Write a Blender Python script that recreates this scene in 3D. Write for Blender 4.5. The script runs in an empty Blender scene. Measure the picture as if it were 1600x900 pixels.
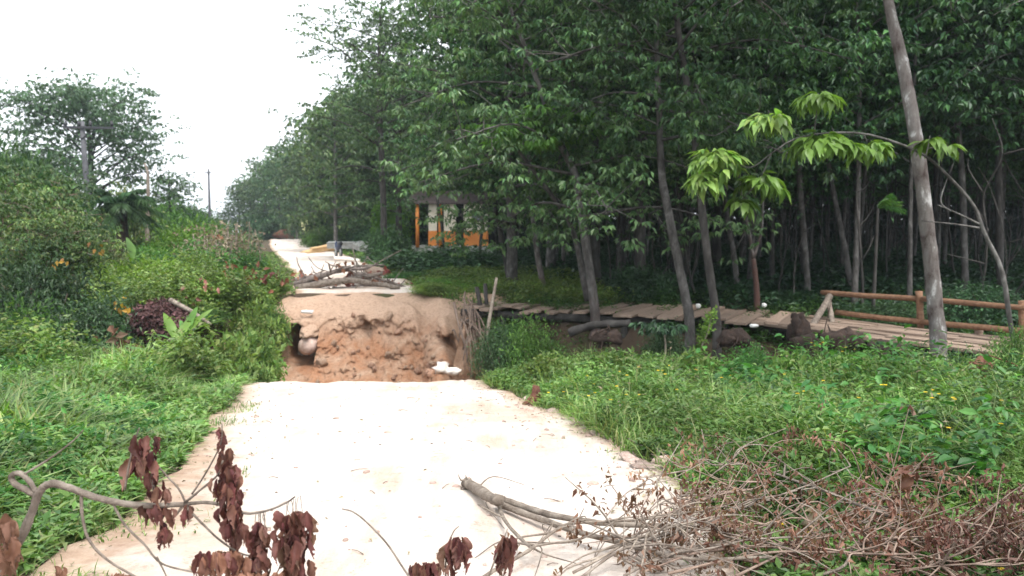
import bpy, math, random
import numpy as np
from mathutils import Vector, Matrix, noise as mnoise

random.seed(7)
RG = np.random.default_rng(7)
sc = bpy.context.scene
COL = sc.collection
R = math.radians

# ------------------------------------------------------------------ camera, sky, sun, exposure
EYE = np.array([0.0, 0.0, 1.6]); PITCH = math.atan(90 / 1250)
cam_d = bpy.data.cameras.new('camera'); cam = bpy.data.objects.new('camera', cam_d); COL.objects.link(cam)
cam.location = EYE; cam.rotation_euler = (math.pi / 2 - PITCH, 0, 0)
cam_d.sensor_width = 36; cam_d.lens = 28.125
cam_d.clip_start = 0.05; cam_d.clip_end = 3000
cam_d.dof.use_dof = True; cam_d.dof.focus_distance = 5.0; cam_d.dof.aperture_fstop = 2.7
sc.camera = cam

SUN_EL, SUN_ROT = R(62), R(150)
w = bpy.data.worlds.new('World'); sc.world = w; w.use_nodes = True
nt = w.node_tree; nt.nodes.clear()
sky = nt.nodes.new('ShaderNodeTexSky'); sky.sky_type = 'NISHITA'; sky.sun_disc = False
sky.sun_elevation = SUN_EL; sky.sun_rotation = SUN_ROT; sky.air_density = 1.0; sky.dust_density = 6.0; sky.ozone_density = 1.0
hs = nt.nodes.new('ShaderNodeHueSaturation'); hs.inputs['Saturation'].default_value = 0.22
mx = nt.nodes.new('ShaderNodeMix'); mx.data_type = 'RGBA'; mx.inputs[0].default_value = 0.6
mx.inputs[7].default_value = (9.9, 10.4, 11.0, 1)              # the even cloud sheet over the clear sky
bg = nt.nodes.new('ShaderNodeBackground'); bg.inputs['Strength'].default_value = 0.10
ow = nt.nodes.new('ShaderNodeOutputWorld')
nt.links.new(sky.outputs[0], hs.inputs['Color']); nt.links.new(hs.outputs[0], mx.inputs[6])
nt.links.new(mx.outputs[2], bg.inputs[0]); nt.links.new(bg.outputs[0], ow.inputs[0])
sun_d = bpy.data.lights.new('sun', 'SUN'); sun_d.energy = 1.5; sun_d.angle = R(20); sun_d.color = (1, 0.96, 0.9)
sun = bpy.data.objects.new('sun', sun_d); COL.objects.link(sun)
sdir = Vector((math.sin(SUN_ROT) * math.cos(SUN_EL), math.cos(SUN_ROT) * math.cos(SUN_EL), math.sin(SUN_EL)))
sun.rotation_euler = sdir.to_track_quat('Z', 'Y').to_euler()
sc.view_settings.view_transform = 'Standard'; sc.view_settings.look = 'None'
sc.view_settings.gamma = 1; sc.view_settings.use_curve_mapping = False
sc.view_settings.exposure = 1.45
cy = sc.cycles
cy.max_bounces = 5; cy.diffuse_bounces = 2; cy.glossy_bounces = 1; cy.transmission_bounces = 4
cy.volume_bounces = 1; cy.transparent_max_bounces = 4; cy.use_denoising = True
cy.caustics_reflective = False; cy.caustics_refractive = False; cy.sample_clamp_indirect = 8

# ------------------------------------------------------------------ helpers
def P(px, py, d):
    """world point that the photograph shows at pixel (px,py), d metres ahead"""
    a = (px - 800) / 1250; b = (450 - py) / 1250
    cp, sp = math.cos(PITCH), math.sin(PITCH)
    dx, dy, dz = a, cp + b * sp, -sp + b * cp
    t = d / dy
    return np.array([dx * t, d, 1.6 + dz * t])

def unit(v):
    v = np.asarray(v, float)
    return v / np.maximum(np.linalg.norm(v, axis=-1, keepdims=True), 1e-9)

def nz(x, y, s=1.0, z=0.0):
    return mnoise.noise(Vector((x * s, y * s, z)))

# cheap vectorised value noise for the ground and scatter
_T = np.random.default_rng(3).random((256, 256))
def vnoise(x, y, s=1.0, o=0):
    x = np.asarray(x, float) * s + o * 17.3 + 500; y = np.asarray(y, float) * s + o * 31.7 + 500
    i = np.floor(x).astype(int); j = np.floor(y).astype(int); u = x - i; v = y - j
    u = u * u * (3 - 2 * u); v = v * v * (3 - 2 * v)
    g = lambda a, b: _T[a % 256, b % 256]
    return (g(i, j) * (1 - u) + g(i + 1, j) * u) * (1 - v) + (g(i, j + 1) * (1 - u) + g(i + 1, j + 1) * u) * v
def fbm(x, y, s=1.0, o=0):
    return (vnoise(x, y, s, o) * .55 + vnoise(x, y, s * 2.1, o + 1) * .3 + vnoise(x, y, s * 4.3, o + 2) * .15) * 2 - 1
def sstep(a, b, x):
    t = np.clip((np.asarray(x, float) - a) / (b - a), 0, 1); return t * t * (3 - 2 * t)

class MB:
    def __init__(s): s.v = []; s.f = []; s.n = 0
    def add(s, V, F):
        V = np.asarray(V, float); F = np.asarray(F, int)
        if F.shape[1] == 4: F = np.concatenate([F[:, [0, 1, 2]], F[:, [0, 2, 3]]])
        s.v.append(V); s.f.append(F + s.n); s.n += len(V); return s
    def mesh(s, name, mat, smooth=True):
        V = np.concatenate(s.v); F = np.concatenate(s.f)
        me = bpy.data.meshes.new(name)
        me.vertices.add(len(V)); me.vertices.foreach_set('co', V.astype(np.float32).ravel())
        me.loops.add(F.size); me.loops.foreach_set('vertex_index', F.astype(np.int32).ravel())
        me.polygons.add(len(F)); me.polygons.foreach_set('loop_start', np.arange(0, F.size, 3, dtype=np.int32))
        me.polygons.foreach_set('use_smooth', np.full(len(F), smooth))
        me.update(calc_edges=True); me.validate()
        if mat: me.materials.append(mat)
        return me

def link(name, me, parent=None, loc=None, rot=None, scale=None, **tags):
    o = bpy.data.objects.new(name, me); COL.objects.link(o)
    if parent: o.parent = parent
    if loc is not None: o.location = loc
    if rot is not None: o.rotation_euler = rot
    if scale is not None: o.scale = (scale,) * 3 if np.isscalar(scale) else scale
    for k, v in tags.items():
        if v: o[k] = v
    return o
def thing(name, label, category, loc=(0, 0, 0), rot=(0, 0, 0), group=None, scale=1):
    return link(name, None, None, loc, rot, scale, label=label, category=category, group=group)

def smooth_path(pts, k=6):
    pts = np.asarray(pts, float)
    if len(pts) < 3: return np.linspace(pts[0], pts[-1], k + 1)
    q = np.vstack([2 * pts[0] - pts[1], pts, 2 * pts[-1] - pts[-2]]); out = []
    for i in range(1, len(q) - 2):
        p0, p1, p2, p3 = q[i - 1:i + 3]
        for t in np.linspace(0, 1, k, endpoint=False):
            out.append(.5 * (2 * p1 + (p2 - p0) * t + (2 * p0 - 5 * p1 + 4 * p2 - p3) * t * t + (3 * p1 - p0 - 3 * p2 + p3) * t ** 3))
    out.append(q[-2]); return np.array(out)

def tube(mb, pts, r0, r1=None, ns=6, k=5, bump=0.0, rng=RG, cap=True, radii=None):
    p = smooth_path(pts, k) if k else np.asarray(pts, float); n = len(p)
    r = np.interp(np.linspace(0, 1, n), np.linspace(0, 1, len(radii)), radii) if radii is not None else np.linspace(r0, r0 if r1 is None else r1, n)
    t = unit(np.gradient(p, axis=0)); up = np.array([0, 0, 1.]) if abs(t[0][2]) < .9 else np.array([1., 0, 0])
    a = np.zeros_like(p); u = unit(np.cross(t[0], up))
    for i in range(n):
        u = unit(u - t[i] * np.dot(u, t[i])); a[i] = u
    b = np.cross(t, a); ang = np.arange(ns) * 2 * math.pi / ns
    rr = r[:, None] * (1 + bump * (rng.random((n, ns)) * 2 - 1))
    V = p[:, None] + rr[..., None] * (a[:, None] * np.cos(ang)[None, :, None] + b[:, None] * np.sin(ang)[None, :, None])
    V = V.reshape(-1, 3); F = []
    i, j = np.meshgrid(np.arange(n - 1), np.arange(ns), indexing='ij'); i = i.ravel(); j = j.ravel(); j2 = (j + 1) % ns
    F = np.stack([i * ns + j, i * ns + j2, (i + 1) * ns + j2, (i + 1) * ns + j], 1)
    F = np.concatenate([F[:, [0, 1, 2]], F[:, [0, 2, 3]]])
    if cap:
        c0 = len(V); V = np.vstack([V, p[0], p[-1]]); jj = np.arange(ns)
        F = np.concatenate([F, np.stack([np.full(ns, c0), (jj + 1) % ns, jj], 1),
                            np.stack([np.full(ns, c0 + 1), (n - 1) * ns + jj, (n - 1) * ns + (jj + 1) % ns], 1)])
    mb.add(V, F); return p

def box(mb, c, s, rz=0, rx=0, ry=0, jit=0.0, rng=RG):
    x = np.array([[i, j, k] for i in (-.5, .5) for j in (-.5, .5) for k in (-.5, .5)]) * np.array(s)
    if jit: x = x + (rng.random(x.shape) - .5) * jit
    M = np.array(Matrix.Rotation(rz, 3, 'Z') @ Matrix.Rotation(ry, 3, 'Y') @ Matrix.Rotation(rx, 3, 'X'))
    mb.add(x @ M.T + np.array(c), [[0, 1, 3, 2], [4, 6, 7, 5], [0, 4, 5, 1], [2, 3, 7, 6], [0, 2, 6, 4], [1, 5, 7, 3]])

def rock(mb, c, s, seed=0, n=10, rough=.28):
    o = np.random.default_rng(seed).random(3) * 50
    th = np.linspace(0, math.pi, n); ph = np.arange(n * 2 - 4) * 2 * math.pi / (n * 2 - 4); m = len(ph); V = []
    for a in th:
        for b in ph:
            d = np.array([math.sin(a) * math.cos(b), math.sin(a) * math.sin(b), math.cos(a)])
            k = 1 + rough * mnoise.fractal(Vector(d * 1.5 + o), 1, 2, 3)
            V.append(d * k * np.array(s) + np.array(c))
    F = [[i * m + j, (i + 1) * m + j, (i + 1) * m + (j + 1) % m, i * m + (j + 1) % m] for i in range(n - 1) for j in range(m)]
    mb.add(V, F)

def leaf_arr(mb, Pp, D, N, L, W, fold=.22, droop=.12):
    """two-triangle folded leaves"""
    n = len(Pp); D = unit(D); S = unit(np.cross(D, N)); N = np.cross(S, D)
    L = np.broadcast_to(np.asarray(L, float), (n,))[:, None]; W = np.broadcast_to(np.asarray(W, float), (n,))[:, None]
    mid = Pp + D * L * .42
    tip = Pp + D * L - N * L * droop
    V = np.stack([Pp, mid + S * W * .5 + N * W * fold, tip, mid - S * W * .5 + N * W * fold], 1).reshape(-1, 3)
    k = np.arange(n)[:, None] * 4
    mb.add(V, np.concatenate([k + [0, 1, 2], k + [0, 2, 3]]))

def broad_leaf_arr(mb, Pp, D, N, L, W, droop=.3):
    """six-triangle oval leaves, folded and drooping"""
    n = len(Pp); D = unit(D); S = unit(np.cross(D, N)); N = np.cross(S, D); L = np.asarray(L, float)[:, None]; W = np.asarray(W, float)[:, None]
    c = lambda s_: Pp + D * L * s_ - N * L * droop * s_ * s_
    V = np.stack([Pp, c(.3) + S * W * .46 + N * W * .15, c(.3) - S * W * .46 + N * W * .15, c(.35), c(.68) + S * W * .36 + N * W * .1, c(.68) - S * W * .36 + N * W * .1, c(.7), c(1)], 1).reshape(-1, 3)
    k = np.arange(n)[:, None] * 8
    mb.add(V, np.concatenate([k + q for q in ([0, 1, 3], [0, 3, 2], [1, 4, 6], [1, 6, 3], [3, 6, 5], [3, 5, 2], [4, 7, 6], [6, 7, 5])]))

def blade_arr(mb, Pp, D, L, W, bend):
    n = len(Pp); D = unit(D); up = np.array([0, 0, 1.]); S = unit(np.cross(D, up) + 1e-4)
    L = L[:, None]; W = W[:, None]; hz = D * np.array([1, 1, 0]); hz = unit(hz)
    m = Pp + D * L * .5 + hz * L * bend[:, None] * .15
    t = Pp + D * L * .85 + hz * L * bend[:, None] * .6 - up * L * bend[:, None] * .25
    V = np.stack([Pp - S * W * .4, Pp + S * W * .4, m + S * W * .5, m - S * W * .5, t], 1).reshape(-1, 3)
    k = np.arange(n)[:, None] * 5
    mb.add(V, np.concatenate([k + [0, 1, 2], k + [0, 2, 3], k + [3, 2, 4]]))

# ------------------------------------------------------------------ materials
def mat_new(name):
    m = bpy.data.materials.new(name); m.use_nodes = True; t = m.node_tree; t.nodes.clear()
    out = t.nodes.new('ShaderNodeOutputMaterial'); return m, t, out
def ramp(t, stops, fac=None):
    r = t.nodes.new('ShaderNodeValToRGB'); e = r.color_ramp.elements
    while len(e) < len(stops): e.new(.5)
    for el, (p, c) in zip(e, stops): el.position = p; el.color = (*c, 1)
    if fac is not None: t.links.new(fac, r.inputs[0])
    return r
def noise_tex(t, scale, detail=5, rough=.6, vec=None, dist=0):
    n = t.nodes.new('ShaderNodeTexNoise'); n.inputs['Scale'].default_value = scale; n.inputs['Detail'].default_value = detail
    n.inputs['Roughness'].default_value = rough; n.inputs['Distortion'].default_value = dist
    if vec is not None: t.links.new(vec, n.inputs['Vector'])
    return n
def mixc(t, fac, a, b, mode='MIX'):
    m = t.nodes.new('ShaderNodeMix'); m.data_type = 'RGBA'; m.blend_type = mode
    for sock, v in ((m.inputs[0], fac), (m.inputs[6], a), (m.inputs[7], b)):
        if hasattr(v, 'is_output'): t.links.new(v, sock)
        else: sock.default_value = v if not isinstance(v, tuple) else (*v, 1)
    return m.outputs[2]

def leaf_mat(name, cols, transl=.35, rough=.45, spec=.35, single=False, clump=.9):
    m, t, out = mat_new(name)
    g = t.nodes.new('ShaderNodeNewGeometry'); oi = t.nodes.new('ShaderNodeObjectInfo')
    src = g.outputs['Random Per Island']
    if single:                                       # one object per leaf: vary by object, with blotches over the blade
        tc = t.nodes.new('ShaderNodeTexCoord'); nn = noise_tex(t, 5, 5, .7, tc.outputs['Object']); m3 = t.nodes.new('ShaderNodeMath'); m3.operation = 'MULTIPLY_ADD'; m3.inputs[1].default_value = .9; m3.inputs[2].default_value = -.45
        m4 = t.nodes.new('ShaderNodeMath'); m4.operation = 'ADD'; m4.use_clamp = True; t.links.new(nn.outputs[0], m3.inputs[0]); t.links.new(m3.outputs[0], m4.inputs[0]); t.links.new(oi.outputs['Random'], m4.inputs[1]); src = m4.outputs[0]
    n = len(cols); r = ramp(t, [(i / max(1, n - 1), c) for i, c in enumerate(cols)], src)
    hs = t.nodes.new('ShaderNodeHueSaturation')
    mr = t.nodes.new('ShaderNodeMapRange'); mr.inputs[3].default_value = .78; mr.inputs[4].default_value = 1.25
    t.links.new(oi.outputs['Random'], mr.inputs[0])
    tcn = t.nodes.new('ShaderNodeTexCoord'); nv = noise_tex(t, clump, 3, .6, tcn.outputs['Object']); rv = ramp(t, [(.32, (.52, .52, .52)), (.5, (.95, .95, .95)), (.68, (1.7, 1.7, 1.7))], nv.outputs[0])
    mv = t.nodes.new('ShaderNodeMath'); mv.operation = 'MULTIPLY'; t.links.new(mr.outputs[0], mv.inputs[0]); t.links.new(rv.outputs[0], mv.inputs[1]); t.links.new(mv.outputs[0], hs.inputs['Value'])
    mh = t.nodes.new('ShaderNodeMapRange'); mh.inputs[3].default_value = .478; mh.inputs[4].default_value = .52
    mm = t.nodes.new('ShaderNodeMath'); mm.operation = 'FRACT'; m7 = t.nodes.new('ShaderNodeMath'); m7.operation = 'MULTIPLY'; m7.inputs[1].default_value = 7.31
    t.links.new(oi.outputs['Random'], m7.inputs[0]); t.links.new(m7.outputs[0], mm.inputs[0]); t.links.new(mm.outputs[0], mh.inputs[0])
    t.links.new(mh.outputs[0], hs.inputs['Hue']); t.links.new(r.outputs[0], hs.inputs['Color'])
    p = t.nodes.new('ShaderNodeBsdfPrincipled'); p.inputs['Roughness'].default_value = rough; p.inputs['Specular IOR Level'].default_value = spec
    tr = t.nodes.new('ShaderNodeBsdfTranslucent'); ms = t.nodes.new('ShaderNodeMixShader'); ms.inputs[0].default_value = transl
    t.links.new(hs.outputs[0], p.inputs['Base Color'])
    t.links.new(mixc(t, 1.0, hs.outputs[0], (1.15, 1.25, .5), 'MULTIPLY'), tr.inputs['Color'])
    t.links.new(p.outputs[0], ms.inputs[1]); t.links.new(tr.outputs[0], ms.inputs[2]); t.links.new(ms.outputs[0], out.inputs[0])
    return m

def solid_mat(name, stops, scale=8, rough=.85, bump=.3, bscale=30, detail=6, spec=.3, stretch=None, rand=.25, coord='Object'):
    m, t, out = mat_new(name)
    tc = t.nodes.new('ShaderNodeTexCoord'); vec = tc.outputs[coord]
    if stretch:
        mp = t.nodes.new('ShaderNodeMapping'); mp.inputs['Scale'].default_value = stretch; t.links.new(vec, mp.inputs[0]); vec = mp.outputs[0]
    n = noise_tex(t, scale, detail, .65, vec, .3); r = ramp(t, stops, n.outputs[0])
    oi = t.nodes.new('ShaderNodeObjectInfo'); mr = t.nodes.new('ShaderNodeMapRange'); mr.inputs[3].default_value = 1 - rand; mr.inputs[4].default_value = 1 + rand
    t.links.new(oi.outputs['Random'], mr.inputs[0])
    hs = t.nodes.new('ShaderNodeHueSaturation'); t.links.new(mr.outputs[0], hs.inputs['Value']); t.links.new(r.outputs[0], hs.inputs['Color'])
    p = t.nodes.new('ShaderNodeBsdfPrincipled'); p.inputs['Roughness'].default_value = rough; p.inputs['Specular IOR Level'].default_value = spec
    t.links.new(hs.outputs[0], p.inputs['Base Color'])
    n2 = noise_tex(t, bscale, 6, .7, vec); b = t.nodes.new('ShaderNodeBump'); b.inputs['Strength'].default_value = bump; b.inputs['Distance'].default_value = .03
    t.links.new(n2.outputs[0], b.inputs['Height']); t.links.new(b.outputs[0], p.inputs['Normal'])
    t.links.new(p.outputs[0], out.inputs[0]); return m

M = {}
M['rubber'] = leaf_mat('rubber_leaf', [(.022, .062, .030), (.034, .088, .034), (.050, .118, .042), (.072, .15, .045), (.06, .12, .06)], .22)
M['rubber_mid'] = leaf_mat('rubber_leaf_grey_sunlit', [(.04, .09, .038), (.062, .13, .05), (.088, .17, .062), (.125, .2, .085), (.10, .14, .09)], .28)  # greyer rubber leaf, colour lightened so edge crowns read as sunlit
M['rubber_light'] = leaf_mat('rubber_leaf_light', [(.045, .12, .03), (.07, .17, .035), (.095, .2, .05)], .4)
M['far'] = leaf_mat('distant_leaf', [(.035, .08, .040), (.05, .10, .045), (.075, .13, .05), (.095, .14, .06)], .3)
M['airy'] = leaf_mat('haze_lightened_leaf', [(.055, .11, .065), (.08, .145, .08), (.105, .175, .095)], .35)  # big left tree: distance haze put into a lighter leaf colour
M['olive'] = leaf_mat('olive_leaf', [(.034, .075, .026), (.055, .11, .032), (.08, .145, .042), (.115, .175, .052), (.14, .155, .06)], .3)
M['bush'] = leaf_mat('bush_leaf', [(.03, .085, .025), (.05, .13, .03), (.075, .175, .035), (.10, .2, .05)], .35)
M['bush_dark'] = leaf_mat('dark_bush_leaf', [(.018, .046, .022), (.03, .072, .03), (.048, .105, .038), (.06, .115, .055)], .22)
M['bright'] = leaf_mat('bright_leaf', [(.085, .19, .03), (.12, .25, .04), (.17, .30, .05)], .4)
M['sapling'] = leaf_mat('sapling_leaf', [(.12, .23, .045), (.17, .29, .065), (.24, .36, .10), (.2, .34, .07)], .38, .4, single=True)
M['grass'] = leaf_mat('grass_blade', [(.08, .15, .035), (.115, .2, .05), (.16, .255, .065), (.21, .28, .10), (.24, .235, .10)], .36)
M['weed'] = leaf_mat('weed_leaf', [(.05, .115, .03), (.085, .17, .04), (.125, .225, .055), (.17, .265, .08), (.165, .2, .07)], .34)
M['shaded_leaf'] = leaf_mat('shaded_forest_leaf', [(.013, .034, .016), (.02, .05, .022), (.032, .07, .027)], .2)  # undergrowth and far wood: forest shade put into a darkened leaf colour
M['dry'] = leaf_mat('dry_brown_leaf', [(.07, .026, .022), (.105, .038, .032), (.135, .052, .043), (.16, .072, .058), (.2, .115, .09)], .15, .6, .25, single=True)
M['dry_small'] = leaf_mat('dry_leaf', [(.085, .04, .028), (.13, .062, .042), (.175, .095, .066), (.21, .135, .10)], .2, .7, .2)
M['purple'] = leaf_mat('purple_dead_leaf', [(.045, .025, .026), (.075, .04, .04), (.11, .055, .06)], .15, .7, .2)
M['greyleaf'] = leaf_mat('grey_dead_leaf', [(.20, .16, .11), (.27, .22, .16), (.34, .29, .22)], .2, .7, .2)
M['yellow'] = leaf_mat('yellow_petal', [(.55, .33, .02), (.7, .45, .03)], .3, .6)
M['orange_leaf'] = leaf_mat('orange_leaf', [(.34, .19, .025), (.36, .24, .04), (.25, .12, .04)], .3, .6)
M['pink'] = leaf_mat('pink_leaf', [(.34, .18, .15), (.27, .12, .10)], .3, .6)
M['redleaf'] = leaf_mat('red_brown_leaf', [(.15, .05, .035), (.2, .075, .05)], .25, .6)
M['bark'] = solid_mat('pale_bark', [(.3, (.032, .029, .027)), (.46, (.07, .064, .06)), (.6, (.13, .122, .115)), (.75, (.26, .25, .24))], 7, .9, .6, 22, stretch=(1, 1, .45))
M['bark_blotch'] = solid_mat('blotchy_lichen_bark', [(.36, (.05, .034, .03)), (.44, (.11, .092, .085)), (.58, (.17, .155, .145)), (.66, (.40, .39, .38))], 5, .9, .8, 26, stretch=(1, 1, .5))
M['bark_dark'] = solid_mat('grey_brown_bark', [(.3, (.022, .02, .019)), (.5, (.044, .04, .037)), (.75, (.10, .092, .085))], 5, .9, .6, 22, stretch=(1, 1, .4))
M['bark_red'] = solid_mat('tapped_red_bark', [(.3, (.032, .029, .027)), (.46, (.07, .064, .06)), (.6, (.13, .122, .115)), (.75, (.26, .25, .24))], 7, .9, .6, 22, stretch=(1, 1, .45))
def add_tapping(m):                                  # the scraped red panel of a tapped rubber tree, up to about head height
    t = m.node_tree; hsv = next(n for n in t.nodes if n.type == 'HUE_SAT'); pr = next(n for n in t.nodes if n.type == 'BSDF_PRINCIPLED'); tc = next(n for n in t.nodes if n.type == 'TEX_COORD')
    sx = t.nodes.new('ShaderNodeSeparateXYZ'); t.links.new(tc.outputs['Object'], sx.inputs[0]); nn = noise_tex(t, 4.5, 7, .75, tc.outputs['Object']); ma = t.nodes.new('ShaderNodeMath'); ma.operation = 'MULTIPLY_ADD'; ma.inputs[1].default_value = 3.4
    t.links.new(nn.outputs[0], ma.inputs[0]); t.links.new(sx.outputs[2], ma.inputs[2]); r = ramp(t, [(.36, (1, 1, 1)), (.44, (.35, .35, .35)), (.62, (0, 0, 0))]); mr = t.nodes.new('ShaderNodeMapRange'); mr.inputs[1].default_value = 0; mr.inputs[2].default_value = 6
    t.links.new(ma.outputs[0], mr.inputs[0]); t.links.new(mr.outputs[0], r.inputs[0]); t.links.new(mixc(t, r.outputs[0], hsv.outputs[0], (.085, .045, .036)), pr.inputs['Base Color'])
add_tapping(M['bark_red'])
M['dead'] = solid_mat('weathered_grey_wood', [(.3, (.085, .065, .052)), (.5, (.19, .155, .128)), (.72, (.33, .285, .24))], 14, .85, .5, 50)
M['dead_pale'] = solid_mat('pale_dead_wood', [(.3, (.10, .075, .06)), (.5, (.22, .18, .145)), (.72, (.37, .32, .265))], 12, .85, .6, 60)
M['barricade'] = solid_mat('dull_grey_bark', [(.3, (.07, .055, .048)), (.5, (.16, .13, .115)), (.72, (.29, .25, .22))], 9, .9, .7, 40)
M['twig'] = solid_mat('brown_twig', [(.3, (.10, .068, .053)), (.55, (.20, .145, .115)), (.8, (.32, .25, .2))], 14, .85, .3, 50)
M['plank'] = solid_mat('weathered_plank', [(.3, (.14, .095, .072)), (.5, (.26, .19, .145)), (.75, (.36, .285, .225))], 6, .85, .5, 40, stretch=(.25, 3, 3), rand=.25)
M['rail'] = solid_mat('fresh_sawn_rail', [(.3, (.11, .06, .038)), (.5, (.205, .11, .064)), (.75, (.28, .175, .11))], 5, .8, .4, 30, stretch=(.3, 3, 3), rand=.15)
M['clod'] = solid_mat('clay_clod', [(.3, (.22, .115, .07)), (.5, (.40, .24, .165)), (.75, (.52, .36, .27))], 5, .95, .9, 22)
M['edge_clod'] = solid_mat('road_edge_crumb', [(.3, (.3, .2, .16)), (.5, (.45, .34, .29)), (.75, (.58, .48, .42))], 5, .95, .9, 22)
M['white'] = solid_mat('white_plastic', [(.3, (.62, .62, .6)), (.7, (.8, .8, .78))], 6, .5, .2, 20, rand=.05)
M['pale_rock'] = solid_mat('pale_stone', [(.3, (.55, .49, .43)), (.7, (.75, .71, .66))], 5, .9, .6, 20, rand=.1)
M['concrete'] = solid_mat('weathered_concrete', [(.3, (.22, .22, .2)), (.6, (.40, .40, .38)), (.8, (.5, .5, .48))], 3, .9, .4, 20, rand=.1)
M['pole'] = solid_mat('grey_pole', [(.3, (.05, .05, .055)), (.7, (.10, .10, .11))], 3, .8, .2, 20, rand=.1)
M['dark_metal'] = solid_mat('dark_metal', [(.3, (.02, .022, .026)), (.7, (.045, .045, .05))], 5, .5, .1, 20, rand=.1)
M['orange'] = solid_mat('faded_orange_paint', [(.3, (.6, .19, .04)), (.6, (.74, .27, .06)), (.8, (.7, .38, .14))], 3, .5, .15, 20, rand=.05)
M['cream'] = solid_mat('cream_paint', [(.3, (.62, .56, .44)), (.7, (.78, .74, .64))], 3, .6, .1, 20, rand=.05)
M['glass'] = solid_mat('dark_glass', [(.3, (.02, .03, .035)), (.7, (.04, .05, .06))], 3, .1, 0, 20, spec=.6)
M['roof'] = solid_mat('faded_red_roof', [(.3, (.34, .12, .09)), (.7, (.46, .2, .15))], 2, .8, .2, 10, rand=.05)
M['purple_roof'] = solid_mat('dull_brown_roof', [(.3, (.06, .045, .045)), (.7, (.11, .085, .08))], 3, .8, .3, 12, rand=.05)
M['wall'] = solid_mat('pale_house_wall', [(.3, (.4, .38, .34)), (.7, (.5, .48, .44))], 2, .9, .1, 10, rand=.05)
M['yellow_paint'] = solid_mat('pale_yellow_sign_paint', [(.3, (.6, .58, .28)), (.7, (.68, .68, .36))], 2, .6, .05, 10, rand=.03)
M['blue'] = solid_mat('dark_blue_paint', [(.3, (.02, .03, .07)), (.7, (.035, .05, .11))], 4, .35, .05, 10, rand=.03)
M['yellow_clay'] = solid_mat('yellow_clay', [(.3, (.5, .3, .14)), (.6, (.62, .42, .22)), (.8, (.66, .5, .3))], 3, .95, .5, 12, rand=.05)
M['root_earth'] = solid_mat('dark_root_earth', [(.3, (.022, .016, .013)), (.55, (.048, .032, .026)), (.8, (.09, .06, .045))], 6, .95, 1, 18)
M['red_earth'] = solid_mat('red_brown_dry_mass', [(.3, (.09, .04, .028)), (.55, (.17, .075, .05)), (.8, (.24, .12, .08))], 6, .95, 1, 18)

# ------------------------------------------------------------------ ground shape
RD = np.array([-30, 0, 3, 4.8, 5.7, 6.75, 7.8, 10.2, 12.8, 22, 31, 55, 80, 110, 125, 150, 700])
RL = np.array([-2.6, -2.7, -2.75, -2.84, -2.9, -2.95, -3.2, -3.75, -4.4, -6.1, -8.4, -16.2, -24.2, -33.2, -37, -42, -60])
RR = np.array([1.2, 1.3, 1.35, 1.35, 1.33, 1.28, 1.06, .45, -.15, -2.0, -4.5, -11.4, -19.2, -29.0, -32.5, -36, -54])
ZD = np.array([-30, 0, 4.4, 8, 11.5, 12.8, 14, 20, 22, 55, 80, 108, 118, 140, 700])
ZZ = np.array([.3, 0, -.29, -.53, -.78, -.88, -.9, -.3, -.17, -.16, .0, .34, .2, -.6, -.6])
def road_l(y): return np.interp(y, RD, RL)
def road_r(y): return np.interp(y, RD, RR)
# gully: centre line and reach, by x
GX = np.array([-60, -14, -10, -8.1, -6.6, -3, -.4, 1, 5, 8, 12, 40])
GY = np.array([17, 16, 15.5, 15.5, 16.6, 16.9, 16.9, 16.9, 14.8, 12.0, 9.4, 2])
GH = np.array([2.5, 3, 3.2, 1.6, 3.8, 3.9, 3.8, 3.1, 2.4, 2.1, 1.8, 1.8])
GD = np.array([.8, 1.2, 1.3, .25, 2.0, 2.2, 2.1, 1.6, 1.25, 1.1, 1.0, .5])
def H(x, y):
    x = np.asarray(x, float); y = np.asarray(y, float)
    z = np.interp(y, ZD, ZZ)
    l, r = road_l(y), road_r(y)
    left = np.clip(l - x, 0, None); right = np.clip(x - r, 0, None)
    z = z - .12 * sstep(0, .6, left) - .85 * sstep(2.5, 8, left) * (1 - .5 * sstep(30, 60, y))
    z = z - .05 * sstep(0, .5, right) - .2 * sstep(.5, 6, right) * sstep(0, 14, y)
    off = sstep(.1, 1.5, np.minimum(left + right, 99))
    z = z + off * (.16 * fbm(x, y, .35) + .05 * fbm(x, y, 1.3, 5)) + (1 - off) * (.022 * fbm(x, y, .9, 9) + .012 * fbm(x, y, 3.1, 4))
    # wheel ruts along the road
    mid = (x - l) / np.maximum(r - l, .1)
    z = z - .03 * (np.exp(-((mid - .3) / .07) ** 2) + np.exp(-((mid - .72) / .07) ** 2)) * (1 - off)
    gy = np.interp(x, GX, GY); gh = np.interp(x, GX, GH); gd = np.interp(x, GX, GD)
    dy = y - gy + .25 * fbm(x, y, .8, 3); cr = sstep(-7.2, -6.2, x) * (1 - sstep(-.6, .4, x))
    t = np.abs(dy) / np.where(dy > 0, gh * (1 - cr) + cr * 5.5, gh)
    z = z - gd * (1 - sstep(.62 + .3 * cr * (dy > 0), 1.0, t))
    return z
def Hs(x, y): return float(H(x, y))

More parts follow.
